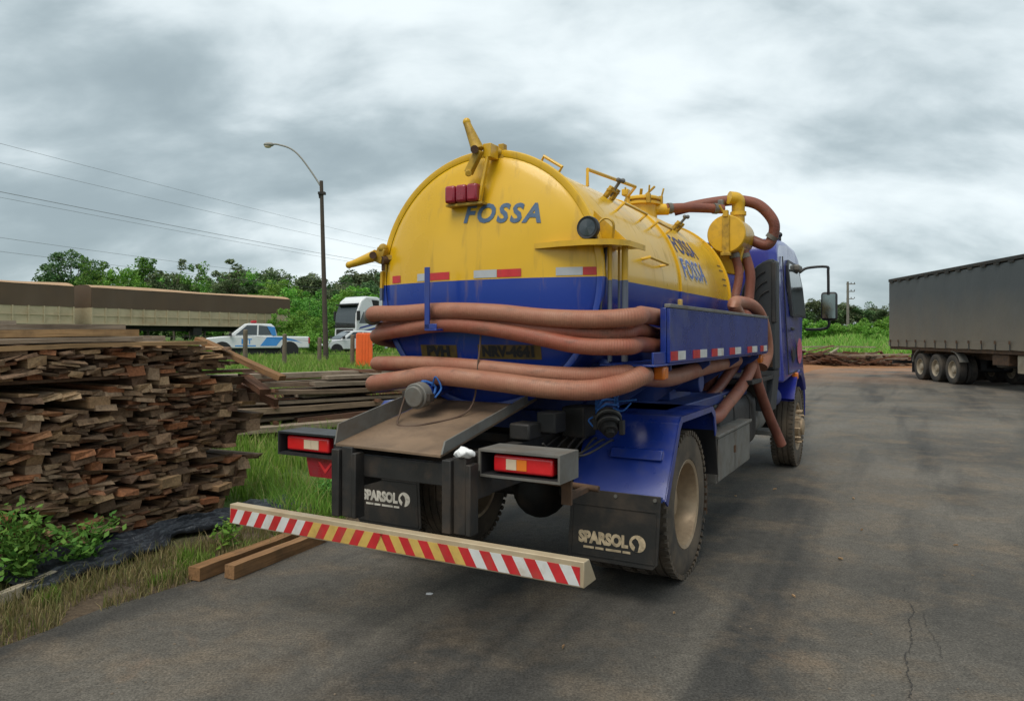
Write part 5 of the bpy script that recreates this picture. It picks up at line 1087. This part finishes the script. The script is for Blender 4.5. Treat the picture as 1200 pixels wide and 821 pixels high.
# ================================================================== POLES, WIRES, FENCE
def pole_lamp():
    D = 30; B = wp(382.5, D); B.z = hgt(B.x, B.y); T = wpz(376.5, 212, D)
    p = empty('street_lamp', B, 0, 'street lamp with a long curved arm on a dark concrete pole', 'street lamp')
    MB().tube([(0, 0, -.3), T - B], [.115, .075], 12).build('pole', surf('dark_pole', (.075, .058, .045), .9, var=.3, vs=3), p)
    A = [wpz(378, 222, D), wpz(368, 206, D), wpz(352, 184, D), wpz(340, 174, D), wpz(326, 169.5, D), wpz(320, 169, D)]
    MB().tube([q - B for q in spline(A, 6)], .035, 10).build('arm', M['lampgrey'], p)
    h = MB().ball((0, 0, 0), .22, 10, (1, .55, .42)).xf(lambda q_: q_ + (wpz(315, 169.5, D) - B)).build('lamp_head', M['lampgrey'], p, ang=60)
    MB().ball((0, 0, 0), .15, 8, (1, .6, .5)).xf(lambda q_: q_ + (wpz(314, 171.5, D) - B)).build('lens', M['clear'], h, ang=60)
    MB().b2(-.06, .22, -.12, .12, 0, .1).xf(lambda q_: q_ + (wpz(375, 228, D) - B)).cyl(wpz(376, 232, D) - B, wpz(375, 226, D) - B, .08, n=8).build('bracket', M['steel'], p)
pole_lamp()
def util_pole(loc, Hh, label, arms=3):
    p = empty('utility_pole', loc, 0, label, 'utility pole')
    MB().tube([(0, 0, -.4), (0, 0, Hh)], [.24, .16], 10).build('pole', M['conc'], p)
    for k in range(arms):
        z = Hh - .35 - k * 1.1; MB().b2(-.2, 1.1 - .1 * k, -.06, .06, z - .06, z + .06).build('crossarm', M['conc'], p)
        for x in (.5, 1.0): MB().cyl((x, 0, z + .06), (x, 0, z + .26), .06, n=8).build('insulator', M['steel'], p)
    return p
P = wp(993.5, 108); P.z = hgt(P.x, P.y); util_pole(P, wpz(993, 330, 108).z - P.z, 'concrete utility pole with crossarms beyond the field')
wx = lambda D, off=0: Vector((-27 + .36 * (D - 38.6) + off, D, 0))
E2 = wx(112); E2.z = hgt(E2.x, E2.y); util_pole(E2, 13.2 - E2.z, 'concrete utility pole behind the tanker carrying the power lines', 4)
E1 = wx(14); E1.z = hgt(E1.x, E1.y); util_pole(E1, 12.6 - E1.z, 'concrete utility pole beside the highway, left of the grain trailers', 4)
for i, (zz, off, lb) in enumerate(((12.2, .5, 'highest power line over the grain trailers'), (11.1, .9, 'second highest power line over the grain trailers'), (9.7, .4, 'thick middle power line over the grain trailers'), (9.35, .7, 'thin line just under the middle power line'), (7.3, .4, 'second lowest power line over the grain trailers'), (6.6, .2, 'lowest power line over the grain trailers'))):
    pts = []
    for k in range(25):
        t = k / 24; q_ = wx(14 + 98 * t, off); q_.z = zz - 1.4 * 4 * t * (1 - t) * .5; pts.append(q_)
    tag(MB().tube(pts, .015 if i == 2 else .009, 5, caps=False).build('power_line', M['wire'], None, ang=60), lb, 'power line', 'power lines over the trailers')
posts = []
for i, (u, D, v, lb) in enumerate(((287, 25.5, 386, 'thick grey fence post in front of the pickup bonnet'), (333, 27, 391, 'fence post in front of the pickup tray'), (374, 28, 395, 'short fence post beside the street lamp'), (412.5, 27, 392, 'fence post in front of the parked white car'))):
    B = wp(u, D); B.z = hgt(B.x, B.y); T = wpz(u, v, D)
    tag(MB().tube([(B.x, B.y, B.z - .3), (T.x + .02, T.y, T.z - .03), (T.x + .02, T.y, T.z)], [.085, .078, .05], 9).build('fence_post', M['postwood'], None), lb, 'fence post'); posts.append((B, T))
for k, f in enumerate((.45, .85)):
    pts = [posts[0][0].lerp(posts[0][1], f) + Vector((-6, -1.0, -.1))] + [b.lerp(t, f) for b, t in posts] + [posts[3][0].lerp(posts[3][1], f) + Vector((7, 1, .0))]
    tag(MB().tube(pts, .006, 5).build('fence_wire', M['cable'], None), ('lower' if k == 0 else 'upper') + ' strand of fence wire between the posts', 'fence wire')
B = wp(427, 26.5); B.z = hgt(B.x, B.y); zt_ = wpz(427, 390, 26.5).z - B.z
ob = empty('orange_barrier', B, .1, 'bright orange plastic barrier standing in the grass', 'barrier')
MB().prism([(-.31, 0), (.31, 0), (.30, .2), (.29, zt_ - .05), (.25, zt_), (-.25, zt_), (-.29, zt_ - .05), (-.30, .2)], (0, -.12, 0), (1, 0, 0), (0, 0, 1), (0, .24, 0)).build('barrier_body', M['orange'], ob, bevel=.03, seg=3)
for x in (-.09, .02, .13): MB().b2(x - .02, x + .02, -.135, -.119, .1, zt_ - .08).build('barrier_rib', M['orange'], ob, bevel=.006)
MB().b2(-.36, .36, -.2, .2, -.05, .06).build('barrier_foot', M['orange'], ob, bevel=.02)
# timber slabs by the far edge of the yard
r8 = random.Random(21); mb = MB()
for k in range(150):
    u = r8.uniform(930, 1062); D = r8.uniform(40, 43.5); P = wp(u, D); hmax = .75 if u < 1015 else .5; z = max(0, hgt(P.x, P.y)) + r8.random() ** 1.3 * hmax + .04
    L = r8.uniform(.8, 2.4); w = r8.uniform(.1, .24); t = r8.uniform(.05, .11); rz = R_(r8.gauss(10, 40)); ti = r8.gauss(0, .2)
    if k < 60:
        gy = r8.random() < .5; board('slab_board', Vector((P.x, P.y, z)), L, w, t, rz, M['board' if gy else 'board_red'], ('grey' if gy else 'dark brown') + ' offcut slab in the heap beyond the yard', 'board', ('grey' if gy else 'dark') + ' slabs in the heap beyond the yard', tilt=ti, rg=r8)
    else:
        X = Matrix.Translation((P.x, P.y, z * .7)) @ Euler((0, ti, rz)).to_matrix().to_4x4(); mb.add([X @ (v + Vector((L / 2, 0, 0))) for v in plank_verts(w, t, L, r8)], PF)
tag(mb.build('slab_heap', M['board_red'], None, ang=0), 'small dark offcuts filling the heap beyond the yard', 'offcuts', kind='stuff')
for u, D, L, zz, lb in ((1035, 39.2, 3.6, .62, 'long pale board lying on the low end of the heap'), (975, 43.5, 5.2, .98, 'long pale board along the top of the heap beyond the yard')):
    P = wp(u, D); board('pale_board', Vector((P.x, P.y, zz)), L, .3, .07, R_(3), M['board'], lb, rg=r8)
# ================================================================== VEGETATION
def leaf_mat(name, cols, trans=.25):
    m, nt, b = newmat(name); ge = N(nt, 'ShaderNodeNewGeometry'); oi = N(nt, 'ShaderNodeObjectInfo')
    c = ramp(nt, ge.outputs['Random Per Island'], [(i / (len(cols) - 1), cc) for i, cc in enumerate(cols)])
    h = N(nt, 'ShaderNodeHueSaturation'); nt.links.new(c, h.inputs['Color']); nt.links.new(math_(nt, 'MULTIPLY_ADD', oi.outputs['Random'], .5, .75), h.inputs['Value']); nt.links.new(math_(nt, 'MULTIPLY_ADD', oi.outputs['Random'], .03, .485), h.inputs['Hue'])
    nt.links.new(h.outputs[0], b.inputs['Base Color']); b.inputs['Roughness'].default_value = .6; b.inputs['Specular IOR Level'].default_value = .25
    t = N(nt, 'ShaderNodeBsdfTranslucent'); nt.links.new(h.outputs[0], t.inputs[0]); mx = N(nt, 'ShaderNodeMixShader'); mx.inputs[0].default_value = trans
    nt.links.new(b.outputs[0], mx.inputs[1]); nt.links.new(t.outputs[0], mx.inputs[2]); nt.links.new(mx.outputs[0], nt.nodes['Material Output'].inputs[0]); return m
M['leaf_dark'] = leaf_mat('dark_foliage', [(0.046, 0.108, 0.041), (0.088, 0.166, 0.057), (0.140, 0.219, 0.082)])
M['leaf_mid'] = leaf_mat('green_foliage', [(0.062, 0.186, 0.029), (0.123, 0.296, 0.049), (0.210, 0.394, 0.074)])
M['leaf_bright'] = leaf_mat('bright_foliage', [(0.087, 0.239, 0.027), (0.153, 0.347, 0.043), (0.260, 0.434, 0.076)])
M['leaf_grey'] = leaf_mat('olive_foliage', [(0.086, 0.134, 0.061), (0.140, 0.190, 0.086), (0.216, 0.248, 0.130)])
M['bark'] = surf('bark', (.12, .095, .07), .9, var=.3, vs=2, bump=.4, bs_=6)
def npmesh(name, V, F4, mat, F3=None):
    me = bpy.data.meshes.new(name); V = np.asarray(V, np.float32); nq = len(F4); n3 = 0 if F3 is None else len(F3)
    me.vertices.add(len(V)); me.vertices.foreach_set('co', V.ravel())
    li = np.concatenate([np.asarray(F4, np.int32).ravel()] + ([np.asarray(F3, np.int32).ravel()] if n3 else []))
    me.loops.add(len(li)); me.loops.foreach_set('vertex_index', li); me.polygons.add(nq + n3)
    st = np.concatenate([np.arange(nq) * 4, nq * 4 + np.arange(n3) * 3]).astype(np.int32); me.polygons.foreach_set('loop_start', st)
    me.update(calc_edges=True); me.validate(); me.materials.append(mat); return me
def leaves_mesh(name, C, size, mat, rg, flat=.5):
    n = len(C); C = np.asarray(C); nr = rg.normal(size=(n, 3)); nr[:, 2] = np.abs(nr[:, 2]) + flat; nr /= np.linalg.norm(nr, axis=1)[:, None]
    t = np.cross(nr, rg.normal(size=(n, 3))); t /= np.linalg.norm(t, axis=1)[:, None]; b = np.cross(nr, t); s = size * rg.uniform(.6, 1.35, (n, 1))
    V = np.stack([C - t * s, C + b * s * .5 - nr * s * .12, C + t * s, C - b * s * .5 - nr * s * .12], 1).reshape(-1, 3)
    return npmesh(name, V, np.arange(n * 4).reshape(-1, 4), mat)
def tree_proto(seed, H, crown, nclump, nleaf, leaf, mat, clump_r, trunk_r=.16, base=.35):
    """crown: fn(rng)->unit point; returns meshes for trunk and crown, height H"""
    rg = np.random.default_rng(seed); cl = []
    while len(cl) < nclump:
        p = crown(rg)
        if p is not None: cl.append(p)
    cl = np.array(cl); C = []
    per = nleaf // nclump
    for c in cl:
        r = clump_r * rg.uniform(.6, 1.3); d = rg.normal(size=(per, 3)); d /= np.linalg.norm(d, axis=1)[:, None]
        C.append(c + d * (r * rg.uniform(.35, 1, (per, 1)) ** .6) * np.array([1, 1, .72]))
    C = np.concatenate(C); C[:, 2] *= H / np.percentile(C[:, 2], 99.7); crown_me = leaves_mesh('crown', C, leaf, mat, rg)
    tb = MB(); top = H * .8; tr = [Vector((.15 * math.sin(z * .9 + seed), .12 * math.cos(z * .7 + seed), z)) for z in np.linspace(-.3, top, 7)]
    tb.tube(tr, [trunk_r * (1 - .8 * i / 6) for i in range(7)], 8)
    for c in cl[:: max(1, nclump // 16)]:
        z0 = max(H * base * .7, min(top * .9, c[2] * .65)); a = Vector((.1 * math.sin(z0 * .9 + seed), .1 * math.cos(z0 * .7 + seed), z0)); c = Vector(c)
        tb.tube([a, a.lerp(c, .5) + Vector((0, 0, .1 * H * .1)), c], [trunk_r * .45, trunk_r * .28, trunk_r * .1], 5)
    return tb.mesh('trunk', M['bark'], 60), crown_me
def ell(cx, cy, cz, rx, ry, rz, hollow=.25):
    def f(rg):
        d = rg.normal(size=3); d /= np.linalg.norm(d); r = rg.uniform(hollow, 1) ** .5
        return np.array([cx + d[0] * rx * r, cy + d[1] * ry * r, cz + d[2] * rz * r])
    return f
def multi(*fs): return lambda rg: fs[rg.integers(len(fs))](rg)
PRO = {'broad': tree_proto(1, 10, multi(ell(0, 0, 8, 3.6, 3.6, 1.7), ell(-2.4, .5, 6.4, 1.7, 1.7, 1.1), ell(2.2, 0, 6.6, 1.6, 1.6, 1.2), ell(0, 0, 8.4, 2.4, 2.4, 1.5)), 55, 6500, .17, M['leaf_dark'], .85),
       'bushy': tree_proto(2, 10, multi(ell(0, 0, 5.6, 3.4, 3.4, 4.2), ell(1.6, 0, 4, 2.6, 2.6, 3), ell(-1.8, 0, 3.6, 2.6, 2.6, 3)), 80, 8000, .20, M['leaf_mid'], .95, base=.1),
       'bright': tree_proto(3, 10, multi(ell(0, 0, 5.2, 3.8, 3.8, 4.4), ell(2.6, 0, 3.6, 2.6, 2.6, 3), ell(-2.4, 0, 3.4, 2.8, 2.8, 3)), 80, 8000, .21, M['leaf_bright'], 1.0, base=.1),
       'column': tree_proto(4, 10, ell(0, 0, 5.6, 1.5, 1.5, 4.2, .5), 70, 7000, .16, M['leaf_mid'], .7, base=.1),
       'airy': tree_proto(5, 10, multi(ell(-.8, 0, 8.3, 1.5, 1.5, 1.2), ell(1.5, .2, 7.2, 1.3, 1.3, 1), ell(.2, 0, 5.5, 1.4, 1.4, 1.4), ell(-1.7, 0, 6.2, 1, 1, .8)), 30, 3600, .16, M['leaf_grey'], .62),
       'forest': tree_proto(6, 10, multi(ell(0, 0, 7.2, 3.3, 3.3, 2.4), ell(0, 0, 4, 3, 3, 3.4), ell(1.8, 0, 7.6, 1.8, 1.8, 1.6)), 60, 6000, .22, M['leaf_grey'], 1.0),
       'forest2': tree_proto(8, 10, multi(ell(0, 0, 7.6, 3.0, 3.0, 2.2), ell(0, 0, 4.2, 2.8, 2.8, 3.4), ell(-1.9, 0, 6.6, 1.8, 1.8, 1.5)), 60, 6000, .22, M['leaf_dark'], 1.0),
       'shrub': tree_proto(7, 3, multi(ell(0, 0, 1.5, 1.9, 1.9, 1.4), ell(1.2, 0, 1.0, 1.2, 1.2, 1.0), ell(-1.2, 0, 1.0, 1.2, 1.2, 1.0)), 50, 6000, .11, M['leaf_bright'], .45, .05, .1)}
r9 = random.Random(3)
def tree(kind, u, v, D, wid, label, group=None, name='tree', ph=None):
    P = wp(u, D); P.z = hgt(P.x, P.y) - .05; Hh = wpz(u, v, D).z - P.z; h0 = 3 if kind == 'shrub' else 10
    t = empty(name, P, r9.uniform(0, 6.28), label, 'shrub' if kind == 'shrub' else 'tree', group); s = Hh / h0; t.scale = (s * wid, s * wid, s)
    inst('trunk', PRO[kind][0], t); inst('crown', PRO[kind][1], t)
tree('broad', 84, 294, 92, .95, 'dark spreading tree, tallest behind the grain trailers')
tree('bushy', 122, 306, 86, .95, 'round green tree beside the dark spreading tree'); tree('bright', 148, 317, 84, .7, 'low light green tree next to the narrow dark tree')
tree('column', 172, 303, 86, 1.0, 'narrow egg shaped dense tree behind the grain trailers')
tree('airy', 203, 304, 84, 1.0, 'loose crowned tree right of the narrow dense tree'); tree('bushy', 222, 311, 86, .75, 'green tree wrapped in creepers behind the grain trailers'); tree('airy', 240, 310, 88, .9, 'thin open tree between the creeper covered trees')
tree('airy', 269, 303, 80, 1.25, 'tall tree with a tufted crown standing over the trailer tail'); tree('bushy', 256, 322, 82, .8, 'low green tree under the tufted tree')
GF = 'far wood'; LF = 'grey green tree in the far wood behind the pickup and lorry'
for i in range(15): tree('forest' if i % 2 else 'forest2', 285 + i * 13 + r9.uniform(-4, 4), r9.uniform(316, 330), r9.uniform(135, 155), r9.uniform(.85, 1.15), LF, GF)
GM = 'bright thicket'; LM = 'bright green tree in the thicket behind the pickup'
for u, v, D in ((312, 334, 74), (330, 330, 78), (346, 338, 72), (362, 342, 70), (376, 346, 76), (398, 340, 90), (420, 336, 95), (446, 340, 90), (300, 345, 82), (336, 362, 64), (358, 364, 62), (374, 372, 58)): tree('bright' if r9.random() < .7 else 'bushy', u, v, D, r9.uniform(1.0, 1.25), LM, GM)
for u in range(66, 330, 15): tree('forest2' if u % 4 == 2 else 'bushy' if u % 2 else 'bright', u, r9.uniform(317, 333), r9.uniform(92, 104), 1.15, 'green tree in the continuous hedge line behind the grain trailers', 'hedge line')
for u, v, D in ((346, 384, 47), (362, 388, 46), (372, 392, 40), (440, 392, 44)): tree('shrub', u, v, D, 1.0, 'low bright bush between the trailer tail and the street lamp', 'low bushes', 'bush')
GR = 'wood beyond the field'
for i in range(16): tree('forest' if i % 3 else 'forest2', 900 + i * 12 + r9.uniform(-4, 4), r9.uniform(350, 364), r9.uniform(125, 150), r9.uniform(.9, 1.3), 'grey green tree in the wood beyond the right hand field', GR)
for i in range(14): tree('forest', 560 + i * 26, r9.uniform(345, 362), r9.uniform(140, 160), 1.4, 'grey green tree in the wood straight behind the tanker', 'wood behind the tanker')
for i in range(8): tree('forest2', 1090 + i * 25, r9.uniform(345, 360), r9.uniform(120, 150), 1.5, 'dark tree in the wood behind the curtain trailer', 'wood behind the trailer')
for i in range(17): tree('shrub', 455 + 28 * i, 374 + (i * 31 % 9), 118, 1.5, 'bush in the undergrowth behind the tanker', 'undergrowth behind the tanker', 'bush')
tree('shrub', 1030, 382, 62, 1.1, 'dense dark bush beside the curtain trailer tail', name='bush'); tree('shrub', 1004, 392, 66, 1.1, 'rounded bush in the middle of the field', name='bush')
for u, v in [(905 + 13 * i, 372 + (i * 37 % 9)) for i in range(14)]: tree('shrub', u, v, 96, 1.1, 'hedge bush along the back of the field', 'field hedge', 'bush')

def grass(name, pts, h0, h1, w, mat, seed, label):
    rg = np.random.default_rng(seed); B = np.asarray(pts, float); n = len(B); a = rg.uniform(0, 2 * np.pi, n); h = rg.uniform(h0, h1, n) * rg.uniform(.5, 1, n); ln = rg.uniform(.1, .75, n) * h; ww = w * rg.uniform(.6, 1.3, n)
    sx_, sy_ = np.cos(a) * ww, np.sin(a) * ww; la = rg.uniform(0, 2 * np.pi, n); lx, ly = np.cos(la) * ln, np.sin(la) * ln
    z = np.zeros(n); v0 = B + np.stack([-sx_, -sy_, z - .02], 1); v1 = B + np.stack([sx_, sy_, z - .02], 1)
    v2 = B + np.stack([sx_ * .7 + lx * .35, sy_ * .7 + ly * .35, h * .6], 1); v3 = B + np.stack([-sx_ * .7 + lx * .35, -sy_ * .7 + ly * .35, h * .6], 1); v4 = B + np.stack([lx, ly, h], 1)
    V = np.stack([v0, v1, v2, v3, v4], 1).reshape(-1, 3); i = np.arange(n)[:, None] * 5
    me = npmesh(name, V, i + np.array([[0, 1, 2, 3]]), mat, i + np.array([[3, 2, 4]])); o = bpy.data.objects.new(name, me); COL.objects.link(o); return tag(o, label, 'grass', kind='stuff')
GB = leaf_mat('grass_blades', [(0.088, 0.211, 0.025), (0.157, 0.316, 0.039), (0.246, 0.404, 0.061), (0.176, 0.299, 0.053), (0.421, 0.386, 0.157)], .3)
GD = leaf_mat('dry_grass_blades', [(0.138, 0.165, 0.041), (0.302, 0.261, 0.110), (0.413, 0.330, 0.165), (0.110, 0.165, 0.035)], .3)
def clumpy(X, Y, f=.9, thr=-.15): return mnoise.noise(Vector((X * f, Y * f, 8))) > thr
def samp(n, fn, seed, test=None):
    rr = random.Random(seed); out = []
    while len(out) < n:
        X, Y = fn(rr)
        if test and not test(X, Y, rr): continue
        out.append((X, Y, hgt(X, Y)))
    return out
def loc_rect(x0, x1, y0, y1): return lambda rr: tuple(to_world(rr.uniform(x0, x1), rr.uniform(y0, y1))[:2])
grass('verge_grass', samp(15000, loc_rect(-2.75, -1.95, -.35, 5.5), 1, lambda X, Y, rr: clumpy(X, Y, 2.2, -.25) and rr.random() < 1.2 - .5 * sstep(-2.4, -1.9, to_local(X, Y)[0])), .08, .34, .0045, GB, 1, 'lush green grass on the verge between the stack and the tanker')
grass('pile_grass', samp(26000, loc_rect(-9, -2.7, -.2, 9), 2, lambda X, Y, rr: clumpy(X, Y, .8, -.2)), .10, .36, .007, GB, 2, 'green grass around the low board pile')
grass('weedy_edge', samp(7500, loc_rect(-2.40, -1.76, -3.6, -.2), 3, lambda X, Y, rr: clumpy(X, Y, 2.6, -.25) and rr.random() < sstep(-2.45, -2.1, to_local(X, Y)[0]) + .15), .03, .15, .0035, GD, 3, 'dry weedy grass along the asphalt edge by the stack')
def wedge(u0, u1, d0, d1): 
    def f(rr): D = math.sqrt(rr.uniform(d0 * d0, d1 * d1)); u = rr.uniform(u0, u1); return ((u - 600) / FPX * D, D)
    return f
notroad = lambda X, Y, rr: to_local(X, Y)[0] < -2.1
grass('meadow_grass', samp(45000, wedge(180, 520, 13, 33), 4, lambda X, Y, rr: notroad(X, Y, rr) and clumpy(X, Y, .5, -.35)), .15, .55, .014, GB, 4, 'green meadow grass between the board pile and the fence')
grass('far_meadow', samp(30000, wedge(150, 560, 32, 62), 5, lambda X, Y, rr: notroad(X, Y, rr)), .15, .5, .03, GB, 5, 'grass around the parked vehicles behind the fence')
grass('field_grass', samp(38000, wedge(880, 1100, 45, 95), 6, lambda X, Y, rr: clumpy(X, Y, .2, -.5)), .4, 1.2, .05, GB, 6, 'tall green grass in the field beyond the yard')

def leafy(loc, H, rad, n, ls, seed, label, mat='leaf_mid'):
    rg = np.random.default_rng(seed); rr = random.Random(seed); p = empty('leafy_weed', loc, rr.uniform(0, 6), label, 'plant'); C = []; st = MB()
    for k in range(max(4, int(n / 28))):
        a = rr.uniform(0, 6.28); r = rad * rr.uniform(.2, 1); h = H * rr.uniform(.45, 1); tip = Vector((math.cos(a) * r, math.sin(a) * r, h)); m0 = Vector((tip.x * .4, tip.y * .4, h * .65)); S = spline([(0, 0, -.05), m0, tip], 5)
        st.tube(S, .004, 5)
        for q_ in range(28):
            s = S[rr.randint(3, len(S) - 1)]; C.append((s.x + rr.gauss(0, .04), s.y + rr.gauss(0, .04), max(.02, s.z + rr.gauss(0, .03))))
    inst('foliage', leaves_mesh('foliage', C, ls, M[mat], rg, .9), p); st.build('stem', M['leaf_mid'], p)
for x, y, H, rad, n, lb in ((-2.50, -2.45, .55, .34, 650, 'big leafy weed against the front of the stack, where the pale lath ends'), (-2.42, -2.75, .36, .30, 420, 'leafy weed spreading low at the left end of the pale lath'), (-2.50, -2.05, .42, .24, 320, 'leafy weed climbing the stack beside the black sheet'), (-2.1, -1.2, .22, .16, 160, 'small weed growing through the black sheet'), (-2.0, -.75, .16, .14, 120, 'small weed between the sheet and the sawn beams'), (-2.35, .25, .30, .22, 260, 'broad leaved weed in the lush verge by the stack end')):
    P = to_world(x, y); P.z = hgt(P.x, P.y); leafy(P, H, rad, n, .026, int(-x * 100 - y * 10), lb, 'leaf_mid' if n > 200 else 'leaf_bright')
grass('edge_tufts', samp(1300, loc_rect(-2.15, -1.88, -2.6, -.2), 13, lambda X, Y, rr: clumpy(X, Y, 2.9, .1)), .03, .13, .0035, GB, 13, 'green tufts growing along the asphalt edge by the stack')
# litter on the asphalt
for i, (u, v, sz) in enumerate(((908, 574, .03), (1000, 585, .03), (862, 582, .02), (985, 656, .035), (1010, 622, .022), (930, 700, .02), (790, 720, .018), (1120, 640, .025), (660, 760, .02))):
    P = g(u, v); a_ = i * 1.7; sz *= .65
    tag(MB().grid(lambda p, q: (P.x + math.cos(a_) * (p - .5) * sz * 2 - math.sin(a_) * (q - .5) * sz * (1 - (2 * p - 1) ** 2), P.y + math.sin(a_) * (p - .5) * sz * 2 + math.cos(a_) * (q - .5) * sz * (1 - (2 * p - 1) ** 2), .004 + .012 * (q - .5) ** 2 * 4 + .006 * p), 6, 3).build('fallen_leaf', M['oc_tan'], None, ang=60), 'dry tan leaf lying on the asphalt', 'leaf', 'dry leaves on the asphalt')
P = g(503, 696); tag(MB().prism([(-.02, -.01), (.015, -.014), (.024, .004), (.004, .012), (-.018, .008)], (P.x, P.y, .002), (1, 0, 0), (0, 1, 0), (0, 0, .006)).build('paper_scrap', M['white'], None), 'tiny white paper scrap on the asphalt behind the bumper', 'litter')
r10 = random.Random(9); mb = MB()
for k in range(150):
    u, v = r10.uniform(100, 1190), r10.uniform(470, 815); P = g(u, v); xl, yl = to_local(P.x, P.y)
    if xl < -1.6 or (abs(xl) < 1.3 and -2 < yl < 6): continue
    s = r10.uniform(.003, .008); mb.ball((P.x, P.y, s * .25), s, 4, (r10.uniform(.7, 1.4), r10.uniform(.7, 1.4), .55))
tag(mb.build('gravel', M['postwood'], None), 'scattered grit and bark crumbs on the asphalt', 'gravel', kind='stuff')
